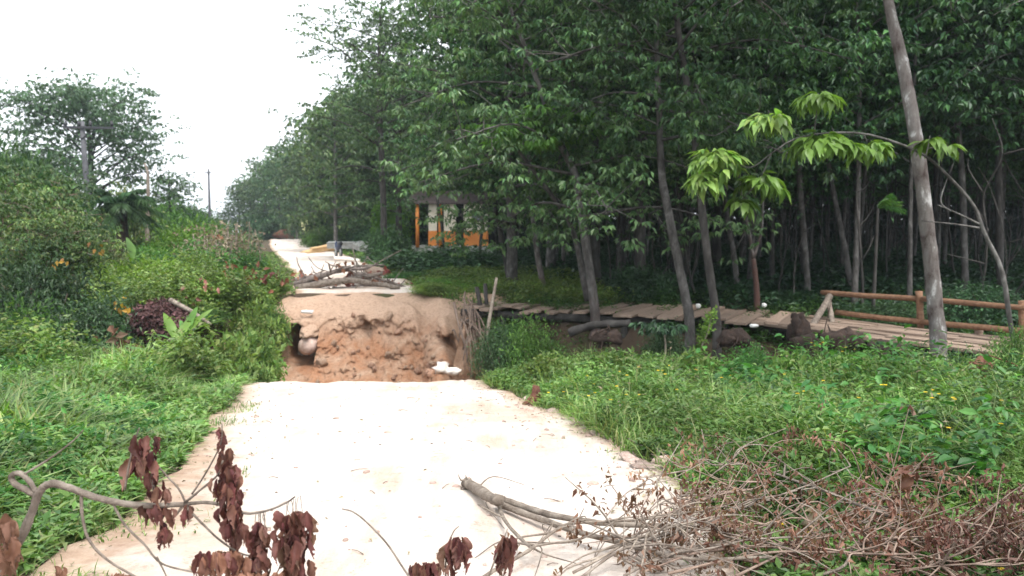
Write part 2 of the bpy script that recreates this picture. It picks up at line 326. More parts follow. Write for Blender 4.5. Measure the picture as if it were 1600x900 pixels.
def axis(dense0, dense1, step, far0, far1):
    a = list(np.arange(dense0, dense1 + 1e-6, step)); s = step; v = dense1
    while v < far1: s *= 1.22; v += s; a.append(min(v, far1))
    s = step; v = dense0; b = []
    while v > far0: s *= 1.22; v -= s; b.append(max(v, far0))
    return np.array(b[::-1] + a)
gx = axis(-13, 13, .2, -500, 500); gy = axis(1.5, 26, .2, -60, 700)
X, Y = np.meshgrid(gx, gy, indexing='ij'); Z = H(X, Y)
def grid_faces(n, m):
    i, j = np.meshgrid(np.arange(n - 1), np.arange(m - 1), indexing='ij'); i = i.ravel(); j = j.ravel()
    return np.stack([i * m + j, (i + 1) * m + j, (i + 1) * m + j + 1, i * m + j + 1], 1)
m, t, out = mat_new('soil')
tc = t.nodes.new('ShaderNodeTexCoord')
n1 = noise_tex(t, .9, 8, .65, tc.outputs['Object']); r1 = ramp(t, [(.3, (.045, .032, .022)), (.5, (.085, .06, .042)), (.62, (.06, .07, .03)), (.8, (.13, .095, .065))], n1.outputs[0])
p = t.nodes.new('ShaderNodeBsdfPrincipled'); p.inputs['Roughness'].default_value = .95; p.inputs['Specular IOR Level'].default_value = .15
n2 = noise_tex(t, 9, 8, .75, tc.outputs['Object']); b = t.nodes.new('ShaderNodeBump'); b.inputs['Strength'].default_value = .8; b.inputs['Distance'].default_value = .06
t.links.new(n2.outputs[0], b.inputs['Height']); t.links.new(b.outputs[0], p.inputs['Normal']); t.links.new(r1.outputs[0], p.inputs['Base Color']); t.links.new(p.outputs[0], out.inputs[0])
M['soil'] = m
link('ground', MB().add(np.stack([X, Y, Z], -1).reshape(-1, 3), grid_faces(*X.shape)).mesh('ground', M['soil']), kind='structure')

# road surface: pale sand with pinkish patches, grit and darker crumbs
m, t, out = mat_new('pale_sand_road')
tc = t.nodes.new('ShaderNodeTexCoord'); o = tc.outputs['Object']
n1 = noise_tex(t, .55, 5, .6, o, .6); r1 = ramp(t, [(.3, (.49, .39, .325)), (.45, (.57, .49, .43)), (.56, (.62, .565, .515)), (.75, (.64, .60, .555))], n1.outputs[0])
n2 = noise_tex(t, 5, 8, .75, o); r2 = ramp(t, [(.28, (.62, .5, .42)), (.42, (1, 1, 1)), (.7, (1.06, 1.05, 1.03))], n2.outputs[0])
n3 = noise_tex(t, 60, 4, .8, o); r3 = ramp(t, [(.3, (.72, .66, .6)), (.46, (1, 1, 1))], n3.outputs[0])
mp = t.nodes.new('ShaderNodeMapping'); mp.inputs['Scale'].default_value = (2.2, .35, 1); mp.inputs['Rotation'].default_value = (0, 0, .16); t.links.new(o, mp.inputs[0])
n4 = noise_tex(t, 1.6, 6, .7, mp.outputs[0]); r4 = ramp(t, [(.34, (.82, .74, .68)), (.52, (1, 1, 1))], n4.outputs[0])
c = mixc(t, 1.0, r1.outputs[0], r2.outputs[0], 'MULTIPLY'); c = mixc(t, .8, c, r3.outputs[0], 'MULTIPLY'); c = mixc(t, .8, c, r4.outputs[0], 'MULTIPLY')
# unworn tan soil on the shoulders, mixed in through noise
av = t.nodes.new('ShaderNodeAttribute'); av.attribute_name = 'shoulder'; n6 = noise_tex(t, 2.2, 7, .7, o); m6 = t.nodes.new('ShaderNodeMath'); m6.operation = 'MULTIPLY_ADD'; m6.inputs[1].default_value = 1.1; m6.inputs[2].default_value = -.5
m8 = t.nodes.new('ShaderNodeMath'); m8.operation = 'ADD'; t.links.new(n6.outputs[0], m6.inputs[0]); t.links.new(av.outputs['Fac'], m8.inputs[0]); t.links.new(m6.outputs[0], m8.inputs[1]); r6 = ramp(t, [(.25, (0, 0, 0)), (.8, (1, 1, 1))], m8.outputs[0])
r7 = ramp(t, [(.3, (.28, .185, .13)), (.55, (.42, .31, .23)), (.75, (.50, .395, .31))], n2.outputs[0])
c = mixc(t, r6.outputs[0], c, r7.outputs[0])
p = t.nodes.new('ShaderNodeBsdfPrincipled'); p.inputs['Roughness'].default_value = .95; p.inputs['Specular IOR Level'].default_value = .1
t.links.new(c, p.inputs['Base Color'])
b = t.nodes.new('ShaderNodeBump'); b.inputs['Strength'].default_value = .7; b.inputs['Distance'].default_value = .03
ma = t.nodes.new('ShaderNodeMath'); ma.operation = 'ADD'; t.links.new(n2.outputs[0], ma.inputs[0]); t.links.new(n3.outputs[0], ma.inputs[1])
t.links.new(ma.outputs[0], b.inputs['Height']); t.links.new(b.outputs[0], p.inputs['Normal']); t.links.new(p.outputs[0], out.inputs[0])
M['road'] = m
def road_sheet(y0, y1, step, nu, lip=0):
    ys = np.arange(y0, y1, step); us = np.linspace(0, 1, nu); V = []
    for y in ys:
        l = road_l(y) + .28 * float(fbm(y, 3, .8)) + .1 * float(fbm(y, 9, 3)); r = road_r(y) + .25 * float(fbm(y, 40, .8)) + .1 * float(fbm(y, 60, 3))
        V.append(np.stack([l + (r - l) * us, np.full(nu, y)], -1))
    V = np.array(V); x, yy = V[..., 0], V[..., 1].copy()
    if lip:   # ragged broken edge at the washout
        k = sstep(.8, 1, (yy - y0) / (y1 - y0)); yy = yy + k * (.35 * fbm(x, x * 0 + 2, .9) + .12 * fbm(x, x * 0 + 7, 4) - .05)
    z = H(x, yy) + (.018 if lip else .075) - .03 * ((us < .02) | (us > .98))[None, :]
    F = grid_faces(len(ys), nu)[:, ::-1]
    wl = np.interp(yy, [3, 5.5, 8, 13], [1.5, 1.2, .7, .4]); wr = np.interp(yy, [3, 6, 13], [.3, .3, .55])
    road_sheet.edge = np.clip(np.maximum(1 - (x - x[:, :1]) / wl, 1 - (x[:, -1:] - x) / wr), 0, 1).ravel()
    return MB().add(np.stack([x, yy, z], -1).reshape(-1, 3), F)
for args in ((-3, 13.35, .12, 80, 1), (21.4, 128, .6, 30)):
    me = road_sheet(*args).mesh('road', M['road']); at_ = me.attributes.new('shoulder', 'FLOAT', 'POINT'); at_.data.foreach_set('value', road_sheet.edge.astype(np.float32)); link('road', me, kind='structure')

# ------------------------------------------------------------------ washed-out bank of the crater
m, t, out = mat_new('eroded_clay')
tc = t.nodes.new('ShaderNodeTexCoord'); o = tc.outputs['Object']
n1 = noise_tex(t, 1.1, 7, .65, o, .5); r1 = ramp(t, [(.28, (.27, .13, .08)), (.42, (.43, .225, .13)), (.53, (.46, .285, .19)), (.68, (.58, .42, .31))], n1.outputs[0])
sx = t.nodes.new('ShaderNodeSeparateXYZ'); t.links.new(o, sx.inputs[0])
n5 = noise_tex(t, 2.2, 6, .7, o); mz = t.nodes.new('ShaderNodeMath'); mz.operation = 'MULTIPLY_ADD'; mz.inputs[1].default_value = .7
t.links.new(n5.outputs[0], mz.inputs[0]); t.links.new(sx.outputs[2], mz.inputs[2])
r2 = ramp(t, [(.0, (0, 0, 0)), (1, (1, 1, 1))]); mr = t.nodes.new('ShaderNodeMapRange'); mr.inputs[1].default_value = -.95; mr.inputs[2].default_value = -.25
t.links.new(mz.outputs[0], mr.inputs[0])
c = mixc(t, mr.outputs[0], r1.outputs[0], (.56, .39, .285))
n3 = noise_tex(t, 14, 8, .8, o); r3 = ramp(t, [(.3, (.55, .48, .44)), (.5, (1, 1, 1)), (.7, (1.15, 1.13, 1.1))], n3.outputs[0])
c = mixc(t, .9, c, r3.outputs[0], 'MULTIPLY')
p = t.nodes.new('ShaderNodeBsdfPrincipled'); p.inputs['Roughness'].default_value = .95; p.inputs['Specular IOR Level'].default_value = .1
b = t.nodes.new('ShaderNodeBump'); b.inputs['Strength'].default_value = 1; b.inputs['Distance'].default_value = .08
t.links.new(n3.outputs[0], b.inputs['Height']); t.links.new(b.outputs[0], p.inputs['Normal']); t.links.new(c, p.inputs['Base Color']); t.links.new(p.outputs[0], out.inputs[0])
M['clay'] = m
NU, NV = 240, 110
prof_s = np.array([0, .08, .16, .26, .34, .42, .53, .65, .76, .84, 1.0])
prof_y = np.array([23.4, 22.6, 21.7, 21.05, 20.7, 20.4, 20.0, 19.4, 18.5, 17.2, 13.0])
prof_z = np.array([-.145, -.15, -.32, -.56, -.8, -1.15, -1.58, -2.0, -2.4, -2.7, -2.78])
V = np.zeros((NU, NV, 3))
for i in range(NU):
    u = i / (NU - 1); x = -8.4 + u * 8.7
    px = 800 + x / 20.6 * 1250
    # lower, receding shoulder to the right; hump at px 695
    drop = .32 * float(sstep(640, 665, px)) - .46 * math.exp(-((px - 693) / 24) ** 2) + .75 * float(sstep(712, 765, px))
    endl = float(1 - sstep(385, 446, px)); endr = float(sstep(762, 800, px))
    for j in range(NV):
        s = j / (NV - 1)
        y = float(np.interp(s, prof_s, prof_y)); z = float(np.interp(s, prof_s, prof_z))
        top = 1 - float(sstep(.08, .3, s)); face = float(sstep(.2, .4, s))
        y += -.9 * float(sstep(660, 700, px)) * face - 4.2 * endl * face * (1 - .5 * s) - 3.5 * endr * face + .9 * float(sstep(700, 765, px)) * -1 * face
        z -= .5 * endl * float(sstep(.05, .3, s)) + (drop * (1 - .6 * float(sstep(.6, 1, s)))) * float(sstep(.1, .3, s)) + .0
        v = Vector((x, y * .6, z))
        d = mnoise.fractal(v * .9 + Vector((7, 3, 1)), 1, 2.1, 4) * .38 + mnoise.fractal(v * 3.4, .9, 2.1, 3) * .13 + abs(mnoise.noise(v * 7)) * .07
        vd = mnoise.voronoi(v * 3.3 + Vector((0, 0, d)))[0]; vd2 = mnoise.voronoi(v * 8.5)[0]; d += .26 * min(vd[0], .55) - .10 + .10 * min(vd2[0], .6) - .12 * (vd[1] - vd[0] < .09) * .5; d += mnoise.fractal(v * 11, .8, 2.1, 2) * .04; y += d * face; z += (d * .35 * face + top * .03 * nz(x * 2, y * 2))
        z += .26 * (1 - abs(2 * float(np.clip((s - .05) / .35, 0, 1)) - 1)) * mnoise.fractal(Vector((x * 1.3, y * 1.3, 4)), 1, 2.1, 3)
        # hollow scooped under the lip, px 540-620
        hol = math.exp(-((px - 578) / 42) ** 2 - ((s - .43) / .08) ** 2); y += .4 * hol
        hol2 = math.exp(-((px - 706) / 16) ** 2 - ((s - .45) / .04) ** 2); y += .9 * hol2
        # cave mouth round the pipe, px 446-492
        cave = float(sstep(436, 447, px) * (1 - sstep(488, 500, px)) * sstep(.36, .42, s) * (1 - sstep(.57, .64, s))); y += 3.0 * cave
        # gullied rills running down
        y += .10 * face * math.sin(px * .16 + 3 * nz(px * .02, s * 3)) * (1 - cave)
        V[i, j] = (x, y, z)
# keep the back rim on the ground
for i in range(NU):
    for j in range(12):
        k = 1 - j / 12; V[i, j, 2] = V[i, j, 2] * (1 - k) + (Hs(V[i, j, 0], V[i, j, 1]) + .035) * k
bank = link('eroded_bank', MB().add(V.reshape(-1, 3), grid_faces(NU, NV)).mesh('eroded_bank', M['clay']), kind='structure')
rr = np.random.default_rng(5)
clods = []
for k in range(6):
    mb = MB(); rock(mb, (0, 0, 0), (1, .8, .65), 40 + k, 9, .5); clods.append(mb.mesh('clod', M['clay'] if k % 2 else M['clod']))
for k in range(70):
    i = int(rr.integers(55, NU - 20)); j = int(rr.integers(int(NV * .45), int(NV * .78))) if k < 56 else int(rr.integers(int(NV * .25), int(NV * .42)))
    px = 800 + V[i, j, 0] / 20.6 * 1250
    if 430 < px < 505 and j < NV * .7: continue
    o = link('clod', clods[k % 6], bank, V[i, j] + np.array([0, -.03, .02]), tuple(rr.random(3) * 6), float(rr.uniform(.03, .15) * (1 if k % 3 else .6)))

# the stub of the broken culvert in the cave
cp = thing('culvert_pipe', 'broken clay caked culvert pipe end poking from a dark hole in the bank', 'pipe', tuple(P(481, 540, 20.3)), (R(12), 0, R(-8)))
mb = MB(); tube(mb, [(0, 1.9, .0), (0, .6, 0), (0, .05, 0), (0, -.12, 0), (0, -.2, 0)], 0, ns=16, k=0, bump=.06, radii=[.25, .25, .25, .22, .12])
link('pipe', mb.mesh('pipe', M['edge_clod']), cp)
mb = MB(); rock(mb, (0, .35, .3), (.26, .55, .12), 3, 12, .35); link('soil_crust', mb.mesh('soil_crust', M['clay']), cp)

# slumped root mat at the right end of the crater
rm = thing('root_mat', 'grey brown mat of hanging roots slumped over the crater edge', 'roots', (0, 0, 0))
mb = MB(); ap = P(733, 492, 19.3)
for k in range(34):
    e = P(float(rr.uniform(706, 772)), float(rr.uniform(545, 592)), float(rr.uniform(17.6, 19.4)))
    a = ap + rr.normal(0, .12, 3); mid = a * .45 + e * .55 + np.array([rr.normal(0, .12), -.15, .22])
    tube(mb, [a + rr.normal(0, .15, 3), mid, e], float(rr.uniform(.014, .045)), .01, 5, 4, .2, rr)
link('root_strands', mb.mesh('root_strands', M['twig']), rm, kind='stuff')
mb = MB(); n, mm = 24, 16; VV = []
for i in range(n):
    for j in range(mm):
        u = i / (n - 1); s = j / (mm - 1); e = P(706 + 62 * u, 585, 18.2 + .8 * u); q = ap * (1 - s) + e * s + np.array([0, -.1 * math.sin(s * 3) + .12 * nz(u * 5, s * 4), .18 * math.sin(s * 3.1)])
        VV.append(q + np.array([0, .02 + .1 * nz(q[0] * 3, q[2] * 3), .02 + .08 * nz(q[0] * 4, q[2] * 4, 1, 3)]))
mb.add(VV, grid_faces(n, mm)); link('earth_sheet', mb.mesh('earth_sheet', M['clay']), rm)

def single(name, mb, mat, label, cat, group=None, smooth=True):
    return link(name, mb.mesh(name, mat, smooth), label=label, category=cat, group=group)
mb = MB(); tube(mb, [P(776, 434, 19.0), P(768, 480, 18.9), P(760, 528, 18.7)], .035, .05, 7, 4, .15)
single('wooden_stake', mb, M['dead_pale'], 'thin leaning wooden stake beside the crater at the plank bridge end', 'stake')
for (a, b, lab) in (((745, 448), (750, 478), 'short upright stake stub left of the leaning stake'), ((758, 443), (760, 476), 'short reddish stake stub close behind the leaning stake')):
    mb = MB(); tube(mb, [P(*a, 20.6), P(*b, 20.6)], .05, .06, 7, 3, .15); single('stake_stub', mb, M['bark'], lab, 'stake')
mb = MB()
for k, (q, s) in enumerate((((690, 573, 17.6), (.32, .25, .22)), ((704, 578, 17.3), (.25, .2, .14)), ((684, 582, 17.2), (.2, .2, .12)))): rock(mb, P(*q), s, 60 + k, 9, .5)
MBs = mb
wr = thing('white_stone', 'large white stone at the foot of the crater wall', 'stone', (0, 0, 0))
mb = MB(); rock(mb, P(690, 575, 17.6), (.17, .17, .13), 60, 10, .6); link('stone_body', mb.mesh('stone_body', M['pale_rock']), wr)
mb = MB(); rock(mb, P(708, 580, 17.1), (.15, .14, .08), 61, 9, .4); single('white_stone', mb, M['pale_rock'], 'smaller flat pale stone right of the large white stone', 'stone')
mb = MB(); box(mb, P(480, 487, 21.0), (.3, .16, .05), .1, .3, .05, .05); single('plastic_scrap', mb, M['white'], 'small white plastic scrap lying on the crater bank top', 'litter')

# ------------------------------------------------------------------ plank bridge
A0 = np.array([-.9, 21.6]); A1 = np.array([6.3, 18.0]); A2 = np.array([11.3, 9.7])
BZ = -.37
br = thing('plank_bridge', 'weathered plank bridge with a rough wooden handrail along the forest edge', 'bridge', (0, 0, 0))
pl = []
for k in range(4):
    mb = MB(); r0 = np.random.default_rng(k); n = 5; VV = []
    for i in range(n):
        x = -.5 + i / (n - 1)
        wv = r0.normal(0, .02, 4); VV += [[x, -.5 + wv[0], -.5], [x, .5 + wv[1], -.5], [x, .5 + wv[1], .5 + wv[2] * 4], [x, -.5 + wv[0], .5 + wv[3] * 4]]
    F = [[i * 4 + j, i * 4 + (j + 1) % 4, (i + 1) * 4 + (j + 1) % 4, (i + 1) * 4 + j] for i in range(n - 1) for j in range(4)] + [[0, 3, 2, 1], [16, 17, 18, 19]]
    mb.add(VV, F); pl.append(mb.mesh('plank', M['plank'], False))
d1 = unit(A1 - A0); n1 = np.array([-d1[1], d1[0]]); L1 = np.linalg.norm(A1 - A0); ang1 = math.atan2(n1[1], n1[0])
s = 0
k = 0
while s < L1:
    wd = float(rr.uniform(.2, .31)); c = A0 + d1 * (s + wd / 2) + n1 * float(rr.normal(.1, .11))
    link('plank', pl[k % 4], br, (c[0], c[1], BZ + float(rr.normal(0, .02))), (float(rr.normal(0, .05)), float(rr.normal(0, .015)), ang1 + float(rr.normal(0, .03))), (float(rr.uniform(2.3, 2.75)), wd * .94, .055))
    s += wd; k += 1
d2 = unit(A2 - A1); n2 = np.array([-d2[1], d2[0]]); L2 = np.linalg.norm(A2 - A1); ang2 = math.atan2(d2[1], d2[0])
for row in range(9):
    off = -1.05 + row * .26; s = float(rr.uniform(-.9, -.2))
    while s < L2:
        ln = float(rr.uniform(1.6, 2.6)); c = A1 + d2 * (s + ln / 2) + n2 * (off + float(rr.normal(0, .02)))
        link('plank', pl[k % 4], br, (c[0], c[1], BZ - .07 + float(rr.normal(0, .018))), (float(rr.normal(0, .03)), float(rr.normal(0, .012)), ang2 + float(rr.normal(0, .015))), (ln * .985, .24, .055))
        s += ln; k += 1
for off in (-.9, .9):
    mb = MB(); q = [A0 + n1 * off, (A0 + A1) / 2 + n1 * off, A1 + (n1 + n2) / 2 * off, A2 + n2 * off]
    tube(mb, [(a[0], a[1], BZ - .17) for a in q], .1, .1, 8, 6, .1); link('beam', mb.mesh('beam', M['bark_dark']), br)
for tt in (.15, .35, .55, .75, .95):
    for off in (-.9, .9):
        c = (A0 + (A1 - A0) * tt) + n1 * off; g = Hs(*c)
        if g < BZ - .3:
            mb = MB(); tube(mb, [(c[0], c[1], g - .3), (c[0], c[1], BZ - .2)], .09, .08, 8, 3, .1); link('support_post', mb.mesh('support_post', M['bark_dark']), br)
def rail(name, a, b, r, mat='rail', bump=.1):
    mb = MB(); mid = (np.array(a) + np.array(b)) / 2 + np.array([0, 0, float(rr.normal(0, .015))]); tube(mb, [a, mid, b], r, r * .92, 8, 5, bump); link(name, mb.mesh(name, M[mat]), br)
rail('handrail', P(1284, 457, 18.5), P(1466, 468, 16.3), .06); rail('handrail', P(1440, 467, 16.5), P(1750, 492, 13.3), .055)
rail('lower_rail', P(1306, 488, 18.2), P(1462, 505, 16.3), .062); rail('lower_rail', P(1440, 503, 16.45), P(1750, 530, 13.25), .06)
rail('rail_post', P(1436, 455, 16.6), P(1439, 525, 16.6), .075); rail('rail_post', P(1529, 512, 15.5), P(1529, 533, 15.5), .08, 'plank'); rail('rail_post', P(1596, 470, 14.9), P(1598, 540, 14.9), .06)
rail('brace', P(1297, 462, 18.3), P(1264, 518, 16.9), .075, 'dead'); rail('brace', P(1293, 462, 18.4), P(1303, 518, 17.3), .065, 'dead')

# ------------------------------------------------------------------ trees
def tree_meshes(seed, Ht, r0, z0, cr, nl, tips, leaf=.17, mat='rubber', bark='bark', airy=.55, lean=None, path=None, side=0, pet=7, low=0, full=0.0, trunk_only=False):
    rg = np.random.default_rng(seed)
    if path is None:
        ph = rg.random() * 6; a = rg.uniform(.1, .45)
        zz = np.linspace(0, Ht * .86, 9)
        path = np.stack([a * np.sin(zz * .35 + ph) * zz / Ht + (0 if lean is None else lean[0]) * zz / Ht - 0, a * np.cos(zz * .3 + ph) * zz / Ht + (0 if lean is None else lean[1]) * zz / Ht, zz], 1)
        path[0, 2] = -.3
    path = np.array(path); mt = MB()
    tube(mt, path, r0, ns=9, k=5, bump=.07, rng=rg, radii=[r0 * 1.4, r0 * 1.08, r0, r0 * .92, r0 * .8, r0 * .55, r0 * .3])
    zs = path[:, 2]; Pp = []; Dd = []; LL = []
    tips_all = []
    for i in range(nl):
        f = (i + rg.random()) / nl; z = z0 + (Ht * .9 - z0) * f; zt = min(z * .92, zs[-1] * .98)
        base = np.array([np.interp(zt, zs, path[:, 0]), np.interp(zt, zs, path[:, 1]), zt])
        az = i * 2.4 + rg.normal(0, .4); prof = math.sqrt(max(.05, 1 - ((f - .35) / .75) ** 2)); ln = cr * prof * rg.uniform(.65, 1.1)
        hd = np.array([math.cos(az), math.sin(az), 0]); rise = rg.uniform(.15, .7) * (1.0 if f > low else .25)
        p1 = base + hd * ln * .5 + np.array([0, 0, ln * rise * .6]); p2 = base + hd * ln + np.array([0, 0, ln * rise * .8 - (0.6 if f < low else 0)])
        tube(mt, [base, p1, p2], max(.02, r0 * (.42 - .22 * f)), .012, 5, 4, .1, rg)
        for k in range(tips):
            s = rg.uniform(.3 - full * .3, 1.05); q = (1 - s) ** 2 * base + 2 * s * (1 - s) * p1 + s * s * p2
            q2 = q + rg.normal(0, airy, 3) * np.array([1, 1, .75]); tips_all.append(q2)
            if k % 4 == 0: tube(mt, [q, (q + q2) / 2 + rg.normal(0, .06, 3), q2], .015, .006, 3, 2, 0, rg, cap=False)
    T = np.array(tips_all); nT = len(T)
    # rosettes of drooping three-part leaves
    az = (np.arange(pet)[None] * 2 * math.pi / pet + rg.random((nT, 1)) * 6 + rg.normal(0, .3, (nT, pet)))
    pl_ = rg.uniform(.6, 1.5, (nT, pet)) * leaf; el = rg.uniform(-.5, .5, (nT, pet))
    hd = np.stack([np.cos(az) * np.cos(el), np.sin(az) * np.cos(el), np.sin(el)], -1)
    E = T[:, None] + hd * pl_[..., None]
    mc = MB()
    for da in (-.7, 0, .7):
        a2 = az + da + rg.normal(0, .15, az.shape); dr = rg.uniform(-1.15, -.2, az.shape)
        D = np.stack([np.cos(a2) * np.cos(dr), np.sin(a2) * np.cos(dr), np.sin(dr)], -1).reshape(-1, 3)
        N = np.array([0, 0, 1.]) + rg.normal(0, .35, D.shape)
        L = leaf * rg.uniform(.75, 1.3, len(D)); leaf_arr(mc, E.reshape(-1, 3), D, N, L, L * .42)
    return mt.mesh('trunk', M[bark]), mc.mesh('crown', M[mat], False)

TREES = {}
TREES['edge_a'] = tree_meshes(11, 14, .15, 2.4, 3.6, 26, 30, .155, low=.35, mat='rubber_mid', bark='bark')
TREES['edge_b'] = tree_meshes(12, 15, .16, 3.0, 3.9, 26, 30, .155, low=.3, bark='bark_dark')
TREES['edge_c'] = tree_meshes(13, 12.5, .14, 1.8, 3.3, 26, 30, .155, low=.4, bark='bark')
TREES['edge_d'] = tree_meshes(14, 15, .15, 4.9, 3.9, 26, 30, .155, low=.1, mat='rubber_mid', bark='bark_dark')
TREES['in_a'] = tree_meshes(21, 14, .07, 5.6, 3.4, 22, 22, .22, bark='bark', pet=6)
TREES['in_b'] = tree_meshes(22, 13, .062, 4.8, 3.2, 22, 22, .22, bark='bark', pet=6)
TREES['in_c'] = tree_meshes(23, 15, .075, 6.4, 3.6, 22, 22, .22, bark='bark_dark', pet=6)
TREES['far_a'] = tree_meshes(31, 14, .15, 3, 3.8, 24, 14, .36, mat='far', bark='bark', low=.3, pet=5, airy=.7)
TREES['far_b'] = tree_meshes(32, 12, .15, 2, 3.6, 24, 14, .36, mat='far', bark='bark_dark', low=.3, pet=5, airy=.7)
TREES['thicket_a'] = tree_meshes(51, 5.0, .06, .5, 2.0, 26, 30, .13, mat='olive', bark='twig', low=.3, pet=6, airy=.35)
TREES['thicket_b'] = tree_meshes(52, 4.2, .06, .3, 1.8, 26, 30, .13, mat='olive', bark='twig', low=.3, pet=6, airy=.32)
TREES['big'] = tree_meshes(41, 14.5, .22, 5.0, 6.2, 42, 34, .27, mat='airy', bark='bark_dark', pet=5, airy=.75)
def tree(kind, x, y, s=1.0, rz=None, label=None, group=None, name='rubber_tree', z=None, tilt=(0, 0)):
    e = thing(name, label, 'tree', (x, y, (Hs(x, y) if z is None else z) - .05), (tilt[0], tilt[1], float(rr.random() * 6.28) if rz is None else rz), group, s)
    a, b = TREES[kind]; link('trunk', a, e); link('crown', b, e); return e
def traced_tree(pts, r, Ht, z0, cr, seed, label, nl=22, tips=18, bark='bark', extra=None, mat='rubber', name='rubber_tree', leaf=.155, low=.25, group=None):
    q = np.array([P(*p) for p in pts]); b0 = q[0].copy(); b0[2] = min(q[0][2], Hs(q[0][0], q[0][1])) - .3
    top = q[-1]; dirv = unit(q[-1] - q[-2])
    more = [top + dirv * k + np.array([0, 0, k * .25]) for k in (2, 4) if top[2] + k * dirv[2] < Ht * .85]
    path = np.vstack([b0, q] + more) - b0
    e = thing(name, label, 'tree', tuple(b0), group=group)
    a, c = tree_meshes(seed, Ht, r, z0, cr, nl, int(tips * 1.4), leaf, mat, bark, path=path, low=low)
    link('trunk', a, e); link('crown', c, e); return e

traced_tree([(930, 492, 18.9), (921, 420, 18.9), (908, 330, 18.9), (898, 270, 19.0), (872, 215, 19.1)], .105, 13, 3.6, 3.7, 101, 'rubber tree with red tapped lower trunk at the middle of the plank bridge', 28, 22, 'bark_red', low=.45, mat='rubber_mid')
traced_tree([(1078, 505, 17.5), (1066, 440, 17.5), (1046, 340, 17.5), (1034, 270, 18), (1030, 180, 18.2)], .10, 14, 5.2, 3.6, 102, 'thick grey trunk rubber tree left of its close neighbour by the bridge', 22, 18, 'bark')
traced_tree([(1120, 508, 17.1), (1108, 420, 17.1), (1096, 320, 17.1), (1086, 220, 17.3), (1070, 110, 17.8), (1056, 20, 18)], .085, 15, 6.0, 3.4, 103, 'tall slender rubber tree just right of the thick grey trunk by the bridge', 22, 18, 'bark_dark')
traced_tree([(1466, 556, 13.2), (1460, 470, 13.2), (1450, 370, 13.2), (1436, 250, 13.2), (1414, 120, 13.3), (1388, 0, 13.5)], .12, 15, 9.0, 3.6, 104, 'tall blotchy pale trunk standing in front of the wooden handrail', 22, 18, 'bark_blotch')
traced_tree([(852, 462, 24), (840, 400, 24), (832, 330, 24), (828, 270, 24)], .085, 13, 4, 3.6, 105, 'rubber tree with dull red lower trunk behind the bridge', 24, 20, 'bark_red')
traced_tree([(796, 445, 27), (786, 380, 27), (774, 320, 27), (770, 260, 27)], .085, 13, 4.6, 3.4, 106, 'slim leaning rubber tree at the left end of the plantation edge', 26, 20, 'bark_dark', low=.4)
traced_tree([(1153, 462, 25), (1147, 400, 25), (1135, 330, 25), (1128, 250, 25)], .085, 14, 6, 3.4, 107, 'slim pale rubber tree behind the two bridge trunks', 20, 16, 'bark')
traced_tree([(1262, 452, 23), (1257, 380, 23), (1250, 290, 23), (1246, 200, 23)], .085, 14, 5.5, 3.4, 108, 'grey rubber tree behind the left end of the handrail', 20, 16, 'bark')
traced_tree([(1328, 442, 24), (1318, 380, 24), (1304, 310, 24), (1292, 240, 24)], .085, 14, 6, 3.4, 109, 'leaning pale rubber tree behind the middle of the handrail', 20, 16, 'bark')
traced_tree([(1508, 450, 22), (1506, 360, 22), (1502, 260, 22), (1490, 140, 22), (1478, 40, 22)], .085, 14, 5.8, 3.4, 110, 'straight thin rubber tree behind the right part of the handrail', 20, 16, 'bark')
traced_tree([(1562, 440, 23), (1560, 340, 23), (1560, 240, 23), (1566, 160, 23)], .085, 14, 6, 3.4, 111, 'rubber tree behind the bent sapling near the handrail end', 20, 16, 'bark_dark')
traced_tree([(1208, 470, 27), (1206, 400, 27), (1206, 320, 27), (1202, 240, 27)], .085, 14, 5.5, 3.4, 112, 'upright rubber tree behind the small forked trunk', 20, 16, 'bark_dark')
traced_tree([(698, 440, 37), (694, 390, 37), (688, 340, 37), (680, 290, 37)], .07, 12, 5.2, 2.4, 113, 'dark slender tree before the left part of the hut', 12, 6, 'bark_dark', mat='rubber')
traced_tree([(752, 440, 35), (750, 390, 35), (756, 330, 35), (752, 280, 35)], .07, 12, 5.2, 2.4, 115, 'dark slender tree before the right end of the hut', 12, 6, 'bark_dark', mat='rubber')
# forked small trunk with a red foot
ft = thing('forked_tree', 'small forked tree with a reddish foot just behind the bridge', 'tree')
mb = MB(); f0 = P(1183, 486, 20.3); fk = P(1177, 404, 20.3)
tube(mb, [f0, P(1182, 450, 20.3), fk], .085, .065, 8, 5, .1); tube(mb, [fk, P(1168, 350, 20.3), P(1158, 300, 20.2), P(1150, 220, 20.2)], .05, .016, 6, 5, .1); tube(mb, [fk, P(1190, 360, 20.4), P(1192, 320, 20.5), P(1200, 240, 20.5)], .045, .016, 6, 5, .1)
link('trunk', mb.mesh('trunk', M['bark_red']), ft)
mb = MB(); nL = 2600; c0 = P(1175, 215, 20.3); q = c0 + np.random.default_rng(4).normal(0, 1, (nL, 3)) * np.array([1.1, 1.1, .6]); dd = np.random.default_rng(5).normal(0, 1, (nL, 3)) * [1, 1, .4] - [0, 0, .5]
leaf_arr(mb, q, dd, np.array([0, 0, 1.]) + 0 * dd, .18, .08); link('crown', mb.mesh('crown', M['rubber'], False), ft)

